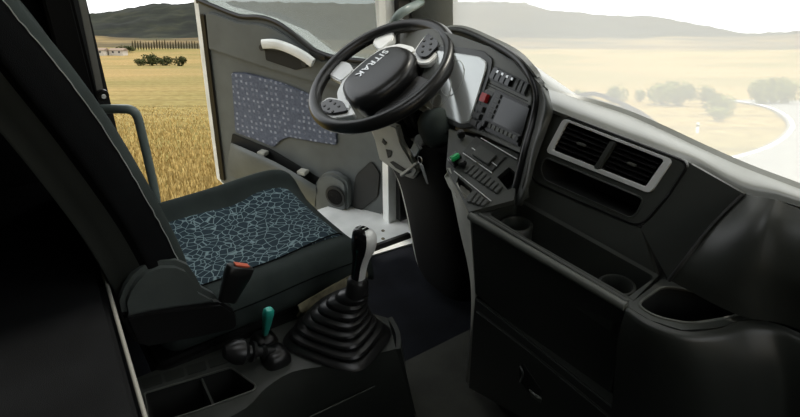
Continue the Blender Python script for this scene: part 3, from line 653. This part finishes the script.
for u0, u1 in ((.015, .46), (.55, .985)):
    for k_ in range(6):
        q = quadpts(fi_, u0, u1, (k_+.5)/6, (k_+.62)/6); a_, b_ = VP_(*q[0], -.008), VP_(*q[1], -.008)
        bl_ = prism('vent_slat', [a_+VP_.n*.007+fv*.003, b_+VP_.n*.007+fv*.003, b_-VP_.n*.012-fv*.005, a_-VP_.n*.012-fv*.005], fv*.0025, 'black_plastic', dash, 0)
    spanel('vent_tab', quadpts(fi_, (u0+u1)/2-.05, (u0+u1)/2+.05, .43, .53), .006, 'panel_grey', dash, VP_, .0, .002)
# lower strip: vent panel bottom to shelf back
lo0 = [VP_(531, 172), VP_(536, 183), VP_(585, 204), VP_(641, 229)]
lo2 = VP_.many([(514, 199), (532, 206), (590, 238), (657, 276)])
patch('lower_strip', [lo0, [(a+b)/2 for a, b in zip(lo0, lo2)], lo2], 'dash_grey', dash, 4, 4, .01)
# right strip: vent panel to pad seam
rs0 = VP_.many([(691, 164), (678, 181), (667, 197), (654, 213), (641, 229)]); rs2 = [VP_(x, y) for x, y in ((744, 194), (716, 223), (697, 246), (682, 266), (669, 281))]
patch('right_strip', [rs0, [(a+b)/2 for a, b in zip(rs0, rs2)], rs2], 'dash_grey', dash, 4, 4, .01)
# passenger pad
pad = [[(745, 195, .966), (772, 199, .986), (800, 209, .984)], [(717, 223, .92), (757, 226, .955), (800, 240, .953)], [(698, 246, .883), (742, 262, .90), (800, 279, .90)], [(683, 266, .85), (735, 292, .845), (800, 309, .84)], [(671, 281, .815), (738, 315, .80), (800, 330, .795)]]
pg = []
for r in pad:
    p = [Pz(*q) for q in r]; p += [ext(p[-1], -.1), ext(p[-1], .2), ext(p[-1], .6)]; pg.append(p)
patch('passenger_pad', pg, 'dash', dash, 5, 5, .015)
tube('pad_seam', [r[0]+V((-.003, -.002, .0)) for r in pg], .004, 'pocket', dash, 6, sm=3)
# passenger tray and lower cover
hole2 = rnd([Pz(x, y, .78) for x, y in ((636, 305), (663, 286), (700, 292), (748, 312), (722, 319), (688, 324), (655, 317))], .02)
rim2 = [Pz(x, y, .78) for x, y in ((627, 306), (662, 279), (720, 285), (770, 308), (752, 320), (716, 328), (682, 330), (650, 320))]
plate('tray_rim', rim2, [hole2], V((0, 0, -.01)), 'dash_grey', dash, 0)
pocket('passenger_tray', hole2, V((0, 0, -.07)), .95, 'pocket', dash)
tube('tray_edge', hole2+[hole2[0]], .003, 'panel_grey', dash, 6)
cov = [[(627, 306, .782), (650, 320, .782), (682, 331, .782), (716, 329, .785), (752, 320, .79), (800, 333, .79)], [(624, 314, .772), (648, 330, .772), (684, 342, .772), (722, 342, .772), (758, 335, .775), (800, 347, .775)], [(617, 345, .69), (648, 366, .685), (697, 383, .69), (740, 385, .69), (775, 380, .70), (800, 388, .70)], [(612, 405, .50), (645, 425, .50), (700, 445, .51), (745, 448, .52), (775, 445, .53), (800, 450, .54)], [(600, 480, .2), (640, 500, .2), (690, 520, .22), (740, 525, .24), (770, 522, .25), (800, 525, .26)]]
cgd = []
for r in cov:
    p = [Pz(*q) for q in r]; p += [ext(p[-1], -.1), ext(p[-1], .2), ext(p[-1], .6)]; cgd.append(p)
patch('passenger_cover', cgd, 'dash', dash, 5, 5, .015)

# ------------------------------------------------------------------ centre console
con = thing('centre_console', 'black console between the seats with open storage tray', 'console', (-1.15, .3, .002))
ZT = .35
ctop = [Pz(x, y, ZT) for x, y in ((396, 349), (330, 365), (292, 372), (266, 388), (246, 408), (200, 432))]
fl_ = [Pz(x, y, .03) for x, y in ((412, 415), (350, 440), (310, 460), (280, 480), (258, 505), (215, 540))]
ca = Pz(137, 400, ZT); cb = Pz(228, 346, ZT); cc = Pz(272, 326, ZT); cdv = Pz(345, 298, ZT)
outer = [ctop[0]]+cat(ctop[1:5], 3)+[Pz(185, 440, ZT), Pz(148, 425, ZT), Pz(132, 380, ZT), Pz(222, 342, ZT), Pz(272, 324, ZT), Pz(345, 306, ZT), Pz(388, 318, ZT)]
t1 = [Pz(x, y, ZT) for x, y in ((144, 394), (231, 368), (256, 386), (254, 391), (196, 412), (150, 426))]
hole3 = rnd([t1[0], t1[1], t1[2], t1[3], t1[4], t1[5]], .008)
plate('console_top', outer, [hole3], V((0, 0, -.012)), 'dash_grey', con, 0)
pocket('storage_tray', hole3, V((0, 0, -.10)), .95, 'pocket', con)
prism('tray_divider', [Pz(200, 378, ZT-.005), Pz(213, 407, ZT-.005), Pz(213, 407, ZT-.005)+V((0, 0, -.09)), Pz(200, 378, ZT-.005)+V((0, 0, -.09))], V((.0, .006, 0)), 'dash_grey', con, .001)
tube('tray_edge', [p+V((0, 0, .002)) for p in hole3+[hole3[0]]], .0028, 'panel_grey', con, 6)
cqv = [(139, 380), (229, 354), (231, 364), (143, 392)]
for i in range(4):
    q = quadpts(cqv, i/4+.015, (i+1)/4-.015, .05, .85)
    prism('blank_cover', [Pz(x, y, ZT) for x, y in q], V((0, 0, .004)), 'dash', con, .0015)
r0_ = [ctop[0]]+ctop[1:]; f_ = [V((p.x, p.y, p.z)) for p in fl_]
patch('console_side', [[p+V((0, 0, .0)) for p in r0_], [p*.75+q*.25+V((.012, -.005, .012)) for p, q in zip(r0_, f_)], [p*.4+q*.6+V((.01, -.0, 0)) for p, q in zip(r0_, f_)], f_], 'dash', con, 4, 4, .012)
patch('console_front', [[Pz(388, 318, ZT), (Pz(388, 318, ZT)+ctop[0])/2+V((.006, .008, 0)), ctop[0]], [Pz(390, 340, .2), Pz(397, 365, .2)+V((.0, .01, 0)), ctop[0]*.5+f_[0]*.5], [Pz(392, 370, .02), Pz(402, 390, .02), f_[0]]], 'dash', con, 3, 3, .012)
bx('console_core', (-1.28, -.1, .01), (-1.12, .6, .22), 'black_plastic', con)
CP = Plane(ctop[0]*.7+f_[0]*.3, ctop[3]*.7+f_[3]*.3, ctop[1]*.3+f_[1]*.7)
tube('side_seam', [CP(310, 417, .014), CP(375, 386, .014)], .0018, 'panel_grey', con, 5)

# gear lever with bellows
gl_ = thing('gear_lever', 'gear lever with silver and black knob on a ribbed rubber boot', 'gear lever', Pz(335, 345, ZT))
G0 = Pz(338, 338, ZT); G1 = Py(357, 291, G0.y+.035)
rgs = []; NB = 8; 
for i in range(NB*4+1):
    t_ = i/(NB*4); ph = (i % 4); s_ = (1.0, 1.10, 1.10, .95)[ph]
    e_ = t_**.8
    rx = (.135*(1-e_)+.032*e_)*s_; ry = (.125*(1-e_)+.03*e_)*s_
    c_ = G0+(G1-G0)*t_+V((.0, 0, 0)); c_.x += -.02*math.sin(t_*PI); c_.y += -.012*math.sin(t_*PI)
    tilt = .15*t_; rgs.append([q+V((0, 0, 1))*((q-c_).x*.0) for q in ring(c_, V((math.cos(.5), math.sin(.5), 0)), V((-math.sin(.5), math.cos(.5), 0)), rx*.92, ry*.82, 36, 2+2.2*(1-t_))])
loft('boot', rgs, 'rubber', gl_, ang=35)
lev = Py(362, 232, G1.y+.02); la = (lev-G1).normalized(); ll = (lev-G1).length
lx = V((1, .3, 0)); lx = (lx-la*lx.dot(la)).normalized(); ly = la.cross(lx)
loft('collar', [ring(G1+la*t_, lx, ly, r_, r_, 20) for t_, r_ in ((-.01, .028), (.03, .027), (.035, .024), (.04, .02))], 'rubber', gl_)
kn = [(0.035, .0165, .0165, 0), (.07, .0165, .0175, .001), (.10, .018, .021, .004), (.125, .0225, .028, .007), (.150, .0245, .031, .009), (.170, .023, .029, .008), (.180, .018, .023, .006), (.184, .010, .013, .005)]
kk = cat([V((t_, a_, b_)) for t_, a_, b_, d_ in kn], 3); kd = cat([V((d_, 0, 0)) for *_, d_ in kn], 3)
sc_l = (ll+.012)/.184
kr = [ring(G1+la*q.x*sc_l+lx*dd_.x, lx, ly, q.z*1.0, q.y*1.0, 24, 2.6) for q, dd_ in zip(kk, kd)]
loft('knob', kr, 'silver', gl_, rngi=list(range(0, 9))+list(range(21, 24)), label='silver side of the knob')
loft('knob_face', kr, 'gloss_black', gl_, rngi=range(9, 21), label='gloss black face of the knob')
topc = kr[-1]; kt = obj('knob_top', topc, [tuple(range(24))], 'gloss_black', gl_)
for sgn in (-1, 0, 1):
    c_ = G1+la*(ll+.0125)+lx*(.012*sgn+.006); box('shift_mark', c_, (lx, ly, la), (.0012, .007, .0006), 'letter', gl_, 0)
# small levers on the console
l1 = thing('brake_lever', 'small console lever with teal green knob', 'lever', Pz(267, 345, ZT))
b1 = Pz(264, 342, ZT)
loft('lever_base', [ring(b1+V((0, 0, z)), EX[0], EX[1], r_, r_, 18, 3) for z, r_ in ((0, .034), (.01, .034), (.022, .026), (.028, .016))], 'black_plastic', l1)
k0, k1 = Py(265, 334, b1.y+.0), Py(269, 309, b1.y+.0); kv = k1-k0
tube('stem', [b1+V((0, 0, .02)), k0], .005, 'rubber', l1, 8)
loft('knob', [ring(k0+kv*t_, EX[0], EX[1], r_, r_*.8, 16, 3) for t_, r_ in ((-.03, .006), (0, .0085), (.35, .012), (.8, .0155), (.95, .0145), (1.0, .009))], 'teal', l1, label='teal green knob')
l2 = thing('hand_brake_lever', 'black console lever with cone knob lying over the tray end', 'lever', Pz(270, 360, ZT))
b2 = Pz(276, 360, ZT)
loft('lever_base', [ring(b2+V((0, 0, z)), EX[0], EX[1], r_, r_, 18, 3) for z, r_ in ((0, .036), (.015, .036), (.032, .028), (.038, .015))], 'black_plastic', l2)
a0, a1 = b2+V((0, 0, .03)), Pz(224, 352, .43); av = a1-a0; al = av.normalized(); ax_ = al.cross(ZZ).normalized(); ay_ = al.cross(ax_)
prof = [(t_, r_*1.22) for t_, r_ in [(0, .009), (.18, .010), (.22, .016), (.28, .010), (.40, .011), (.42, .021), (.48, .022), (.50, .014), (.56, .013), (.58, .022), (.66, .027), (.80, .025), (.92, .018), (1.0, .012), (1.02, .004)]]
loft('lever_arm', [ring(a0+av*t_, ax_, ay_, r_, r_, 18) for t_, r_ in prof], 'rubber', l2, ang=30)
# rubber mat on the passenger side
fm_ = [Pz(x, y, .012) for x, y in ((398, 364), (473, 327), (530, 360), (640, 470), (560, 520), (420, 430))]
tag(prism('floor_mat', rnd(fm_, .02), V((0, 0, -.010)), 'mat_rubber', None, .004), 'olive grey rubber floor mat beside the console', 'floor mat')

# ------------------------------------------------------------------ landscape: the slope falls away from the truck
TL = math.radians(16.9); LF = HD*math.cos(TL)-V((0, 0, math.sin(TL))); LU = RT.cross(LF); HC = 2.9
LO = CAM-LU*HC
LM = Matrix(((RT.x, LF.x, LU.x, LO.x), (RT.y, LF.y, LU.y, LO.y), (RT.z, LF.z, LU.z, LO.z), (0, 0, 0, 1)))
def Lw(u, v, h): return LO+RT*u+LF*v+LU*h
def hgt(r): t_ = max(0, min(1, (r-290)/340)); return t_*t_*(3-2*t_)*12.5
def Lpx(x, y, r=None):
    """ground point under a pixel: (u, v, h)"""
    d = ray(x, y); a, b, c = d.dot(RT), d.dot(LF), d.dot(LU)
    if r is not None:
        k = r/math.hypot(a, b); return (a*k, b*k, hgt(r))
    k = -HC/c; return (a*k, b*k, 0)
def field_mat(name, c1, c2, c3, scale, rows=0, rough=.95):
    m = bpy.data.materials.new(name); m.use_nodes = True; MATS[name] = m; t, b = nodes(m); b.inputs['Roughness'].default_value = rough; b.inputs['Specular IOR Level'].default_value = .1
    tc = t.nodes.new('ShaderNodeTexCoord'); out = None
    n = t.nodes.new('ShaderNodeTexNoise'); n.inputs['Scale'].default_value = scale; n.inputs['Detail'].default_value = 8; n.inputs['Roughness'].default_value = .65
    t.links.new(tc.outputs['Object'], n.inputs['Vector'])
    r = t.nodes.new('ShaderNodeValToRGB'); e = r.color_ramp.elements; e[0].position = .36; e[0].color = (*c1, 1); e[1].position = .64; e[1].color = (*c3, 1)
    k = r.color_ramp.elements.new(.5); k.color = (*c2, 1); t.links.new(n.outputs[0], r.inputs[0]); out = r.outputs[0]
    if rows:
        w = t.nodes.new('ShaderNodeTexWave'); w.bands_direction = 'Y'; w.inputs['Scale'].default_value = rows; w.inputs['Distortion'].default_value = 1.5; w.inputs['Detail Scale'].default_value = .3
        t.links.new(tc.outputs['Object'], w.inputs['Vector'])
        wr_ = t.nodes.new('ShaderNodeMapRange'); wr_.inputs['From Min'].default_value = .0; wr_.inputs['From Max'].default_value = .12; wr_.inputs['To Min'].default_value = .72; wr_.inputs['To Max'].default_value = 1
        t.links.new(w.outputs['Fac'], wr_.inputs[0])
        mx = t.nodes.new('ShaderNodeMixRGB'); mx.blend_type = 'MULTIPLY'; mx.inputs[0].default_value = 1; t.links.new(out, mx.inputs[1]); t.links.new(wr_.outputs[0], mx.inputs[2]); out = mx.outputs[0]
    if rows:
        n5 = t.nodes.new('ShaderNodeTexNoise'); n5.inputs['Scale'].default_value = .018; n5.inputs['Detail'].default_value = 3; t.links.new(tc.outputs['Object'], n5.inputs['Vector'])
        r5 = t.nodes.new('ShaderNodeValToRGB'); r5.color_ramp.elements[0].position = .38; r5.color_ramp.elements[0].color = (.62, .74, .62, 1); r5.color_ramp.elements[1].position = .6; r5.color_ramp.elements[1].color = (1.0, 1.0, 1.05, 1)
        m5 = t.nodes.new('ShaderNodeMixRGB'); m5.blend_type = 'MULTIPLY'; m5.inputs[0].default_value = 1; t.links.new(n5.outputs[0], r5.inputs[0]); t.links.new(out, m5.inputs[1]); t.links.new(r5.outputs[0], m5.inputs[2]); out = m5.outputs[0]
    t.links.new(out, b.inputs['Base Color']); return m
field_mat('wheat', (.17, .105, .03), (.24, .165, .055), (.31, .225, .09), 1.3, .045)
field_mat('stalk', (.27, .18, .055), (.34, .24, .085), (.40, .30, .12), 6)
field_mat('midland', (.035, .036, .016), (.085, .060, .025), (.17, .125, .05), .006)
field_mat('forest', (.004, .005, .003), (.009, .011, .006), (.020, .021, .011), .012)
field_mat('leaf', (.08, .095, .02), (.15, .16, .04), (.23, .23, .07), 2)
field_mat('dark_leaf', (.022, .026, .010), (.04, .045, .016), (.07, .07, .028), 2)
field_mat('cypress', (.030, .022, .012), (.042, .034, .018), (.055, .05, .025), 2)
field_mat('asphalt', (.15, .15, .145), (.18, .18, .175), (.21, .21, .20), 4)
field_mat('verge', (.10, .085, .03), (.15, .12, .045), (.20, .16, .06), 1.5)
mat('road_line', (.75, .75, .72), .6)
mat('plaster', (.42, .38, .32), .9); mat('roof_tile', (.17, .12, .085), .9)
def polar(name, rs, fn, m, a0=-46, a1=46, na=120):
    vs, fs = [], []
    for r in rs:
        for i in range(na+1):
            a = math.radians(a0+(a1-a0)*i/na); u, v = r*math.sin(a), r*math.cos(a); vs.append((u, v, fn(u, v, r, a)))
    for k in range(len(rs)-1):
        for i in range(na): p = k*(na+1)+i; fs.append((p, p+1, p+na+2, p+na+1))
    me = bpy.data.meshes.new(name); me.from_pydata(vs, [], fs); me.update()
    o = fin(name, me, m, None, 180); o.matrix_world = LM; return o
def nz2(u, v, s, sd=0): return noise.fractal(V((u*s+sd, v*s-sd, sd)), 1.0, 2.0, 4)
rsn = [.5*1.09**k for k in range(86)]
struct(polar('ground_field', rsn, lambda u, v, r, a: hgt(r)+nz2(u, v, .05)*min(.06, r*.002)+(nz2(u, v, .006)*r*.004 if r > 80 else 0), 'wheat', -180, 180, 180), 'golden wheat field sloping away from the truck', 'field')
rm_ = [680*1.045**k for k in range(24)]
def midh(u, v, r, a): t_ = (r-680)/1120; return hgt(680)-1+t_*48+nz2(u, v, .0022, 3)*12*min(1, t_*3)
struct(polar('ground_midland', rm_, midh, 'midland', -50, 50, 160), 'brown and olive farmland below the wooded hills', 'field')
ridge = [(-200, 24), (0, 22), (91, 18), (128, 14), (159, 8), (195, 5), (300, 4), (450, 3), (520, 4), (545, 11), (600, 18), (650, 20), (700, 29), (740, 36), (800, 35), (1000, 30)]
def ridge_y(a):
    x = 400+math.tan(a)*640/math.cos(math.radians(13.03))
    for (x0, y0), (x1, y1) in zip(ridge, ridge[1:]):
        if x0 <= x <= x1: return y0+(y1-y0)*(x-x0)/(x1-x0)
    return 24
def hillh(u, v, r, a):
    t_ = (r-1400)/1200; top = math.tan(math.radians(13.03)*0+math.atan((208.5-ridge_y(a))/640)-math.radians(13.03))*2600
    b_ = 30; s_ = max(0, min(1, t_)); e_ = s_*s_*(3-2*s_)
    f_ = (1 if t_ <= 1 else 1-(t_-1)*1.5)
    return (b_+(top-b_)*e_)*f_+nz2(u, v, .003, 8)*34*e_*(1-e_*.75)+noise.noise(V((u*.035, v*.035, 2)))*6*min(1, t_*4)
struct(polar('wooded_hill', [1400+40*k for k in range(42)], hillh, 'forest', -50, 50, 420), 'dark wooded hill ridge on the skyline', 'hill')
# near wheat stalks seen past the seat
vs, fs = [], []
for k in range(26000):
    v_ = 9+(random.random()**1.7)*34; u_ = -v_*random.uniform(.22, .58); h_ = random.uniform(.12, .34)*max(.15, 1-(v_-9)/38); w_ = random.uniform(.006, .013)
    a_ = random.uniform(0, PI); du, dv = math.cos(a_)*w_, math.sin(a_)*w_; lx_, ly_ = random.uniform(-.07, .07), random.uniform(-.07, .07); i = len(vs)
    vs += [(u_-du, v_-dv, 0), (u_+du, v_+dv, 0), (u_+lx_+du*1.6, v_+ly_+dv*1.6, h_), (u_+lx_*1.3, v_+ly_*1.3, h_*1.15), (u_+lx_-du*1.6, v_+ly_-dv*1.6, h_)]
    fs += [(i, i+1, i+2, i+4), (i+4, i+2, i+3)]
me = bpy.data.meshes.new('wheat_stalks'); me.from_pydata(vs, [], fs); me.update()
ws = fin('wheat_stalks', me, 'stalk', None, 180); ws.matrix_world = LM; tag(ws, 'golden wheat stalks growing close beside the truck', 'wheat', None, 'stuff')

# road bending away on the right
el = [(640, 172), (690, 167), (735, 158), (762, 149), (780, 138), (787, 127), (781, 117), (766, 109), (745, 104), (720, 101)]
ctr = cat([V(Lpx(*q)) for q in el], 5)
wid = 5.0; Lf, Rg = [], []
for i, p in enumerate(ctr):
    t_ = (ctr[min(i+1, len(ctr)-1)]-ctr[max(0, i-1)]).normalized(); nn_ = V((t_.y, -t_.x, 0)); Lf.append(p); Rg.append(p+nn_*wid)
def ribbon(name, A, B, h, m, parent=None):
    vs = [a+V((0, 0, h)) for a in A]+[b+V((0, 0, h)) for b in B]+[a+V((0, 0, h-.15)) for a in A]+[b+V((0, 0, h-.15)) for b in B]; n = len(A)
    fs = []
    for i in range(n-1): fs += [(i, i+1, n+i+1, n+i), (2*n+i, 2*n+i+1, i+1, i), (n+i, n+i+1, 3*n+i+1, 3*n+i)]
    o = obj(name, vs, fs, m, parent, 30); return o
rd = ribbon('road', Lf, Rg, .10, 'asphalt'); rd.matrix_world = LM; struct(rd, 'pale asphalt road bending away beyond the windscreen', 'road')
def off(A, B, t0, t1): return [a+(b-a).normalized()*t0 for a, b in zip(A, B)], [a+(b-a).normalized()*t1 for a, b in zip(A, B)]
ribbon('edge_line', *off(Lf, Rg, .12, .28), .112, 'road_line', rd)
ribbon('edge_line', *off(Lf, Rg, wid-.28, wid-.12), .112, 'road_line', rd)
# delineator post
dpq = Lpx(697, 134); dp_ = thing('marker_post', 'white roadside marker post with dark band beyond the windscreen', 'post', Lw(*dpq))
pd = lambda h: Lw(dpq[0], dpq[1], h)
loft('post_body', [ring(pd(h), RT, LF, .06, .05, 8, 3) for h in (-.05, .40, .46)], 'road_line', dp_); loft('dark_band', [ring(pd(h), RT, LF, .063, .053, 8, 3) for h in (.30, .38)], 'black_plastic', dp_)

# bushes and trees
def leafy(nl, seed, m_='leaf', sx=1, sz=1):
    rnd_ = random.Random(seed); vs, fs = [], []
    lumps = [(V((rnd_.uniform(-.6, .6)*sx, rnd_.uniform(-.5, .5), rnd_.uniform(.3, .75)*sz)), rnd_.uniform(.3, .5)) for _ in range(7)]
    for k in range(nl):
        c, r = lumps[k % 7]; d = V((rnd_.gauss(0, 1), rnd_.gauss(0, 1), rnd_.gauss(0, 1))).normalized(); p = c+d*r*rnd_.uniform(.7, 1.08)
        if p.z < .02: p.z = .02+rnd_.random()*.2
        a = V((rnd_.gauss(0, 1), rnd_.gauss(0, 1), rnd_.gauss(0, 1))).normalized(); b = a.cross(d).normalized(); s = rnd_.uniform(.06, .12); i = len(vs)
        vs += [p-a*s, p+b*s*.6, p+a*s, p-b*s*.6]; fs.append((i, i+1, i+2, i+3))
    me = bpy.data.meshes.new('foliage'); me.from_pydata([tuple(v) for v in vs], [], fs); me.materials.append(MATS[m_]); return me
LEAF = [leafy(700, s) for s in (1, 2, 3)]; DLEAF = [leafy(700, s, 'dark_leaf') for s in (1, 2, 3)]
stem_me = None
def stem():
    global stem_me
    if stem_me is None:
        o = tube('stem', [(0, 0, -.05), (.02, 0, .25), (0, .03, .6)], [.06, .045, .02], 'cypress', None, 6); stem_me = o.data; bpy.data.objects.remove(o)
    return stem_me
def bush(x, y, r, w, h, label, k, group):
    u, v, hh = Lpx(x, y, r) if r else Lpx(x, y)
    t_ = bpy.data.objects.new('bush', None); col.objects.link(t_); t_.matrix_world = LM @ Matrix.Translation((u, v, hh)) @ Matrix.Rotation(k*1.3, 4, 'Z') @ Matrix.Diagonal((w, w, h, 1)); tag(t_, label, 'bush', group)
    for nm, me in (('foliage', (DLEAF if r and r > 100 else LEAF)[k % 3]), ('stem', stem())):
        o = bpy.data.objects.new(nm, me); col.objects.link(o); o.parent = t_
rb = [(583, 99, 46, 1.1, 1.1, 'leftmost low bush just above the dashboard by the wiper'), (617, 96, 48, 1.3, 1.5, 'small rounded bush second from the left beyond the windscreen'), (662, 97, 47, 1.9, 1.7, 'broad pale bush to the left of the marker post'), (678, 98, 46, 1.6, 1.8, 'tall bush left of the bright gap behind the marker post'), (703, 96, 49, 1.3, 1.5, 'bush just right of the bright gap behind the marker post'), (718, 104, 40, 1.5, 1.3, 'low bush at the near side of the road bend'), (757, 97, 50, 1.6, 1.9, 'left bush of the clump beyond the road bend'), (771, 97, 50, 1.7, 2.2, 'tallest bush in the clump beyond the road bend'), (786, 97, 51, 1.6, 2.0, 'right bush of the clump beyond the road bend'), (722, 121, None, .9, .8, 'small shrub on the verge inside the road bend'), (640, 98, 50, .8, 1.1, 'thin bush between the rounded bush and the broad pale bush')]
for k, q in enumerate(rb): bush(q[0], q[1], q[2], q[3]*.72, q[4]*.8, q[5], k, 'bushes beyond the windscreen')
lb = [(143, 64.5, 330, 4, 3.0, 'left bush of the dark clump in the wheat field'), (152, 65, 330, 6, 5.5, 'large bush in the middle of the dark clump in the wheat field'), (163, 66, 330, 5, 4.0, 'right bush of the dark clump in the wheat field'), (178, 67, 320, 4.5, 4.2, 'single bush nearest the door edge in the wheat field'), (126, 56, 520, 8, 4, 'far bush beside the cypress row start')]
for k, q in enumerate(lb): bush(*q[:5], q[5], k, 'bushes in the wheat field')
cyp = loft('cypress', [ring(V((random.uniform(-.05, .05), random.uniform(-.05, .05), z)), EX[0], EX[1], r_, r_, 8) for z, r_ in ((0, .12), (.12, .14), (.15, .5), (.4, .72), (.7, .55), (.9, .28), (1, .05))], 'cypress'); cm = cyp.data; bpy.data.objects.remove(cyp)
for k in range(26):
    x = 133+k*2.7; u, v, hh = Lpx(x, 50, 540+k*2); s_ = random.uniform(6, 9)
    o = bpy.data.objects.new('cypress', cm); col.objects.link(o); o.matrix_world = LM @ Matrix.Translation((u, v, hh)) @ Matrix.Diagonal((1.0, 1.0, s_, 1)); tag(o, 'slim dark cypress in the long row across the far fields', 'tree', 'cypress row across the fields')
for x, w_, lab in ((97, 13, 'wide pale farmhouse at the left end of the far farm'), (119, 9, 'small pale farmhouse right of the wide one')):
    u, v, hh = Lpx(x, 58, 470); fh = thing('farmhouse', lab, 'house', Lw(u, v, hh), 'farm in the far fields')
    q = lambda a, b, c: Lw(u+a, v+b, hh+c)
    hw = w_/2
    loft('wall', [[q(-hw, -4, z), q(hw, -4, z), q(hw, 4, z), q(-hw, 4, z)] for z in (-1, 2.8)], 'plaster', fh)
    loft('roof', [[q(s_, -4.6, 2.7), q(s_, 0, 4.2), q(s_, 4.6, 2.7)] for s_ in (-hw-.5, hw+.5)], 'roof_tile', fh)
    for i in range(int(w_//4)): prism('window', [q(-hw+2+i*4, -4.05, 1), q(-hw+3.2+i*4, -4.05, 1), q(-hw+3.2+i*4, -4.05, 2.2), q(-hw+2+i*4, -4.05, 2.2)], LF*.1, 'gloss_black', fh, 0)
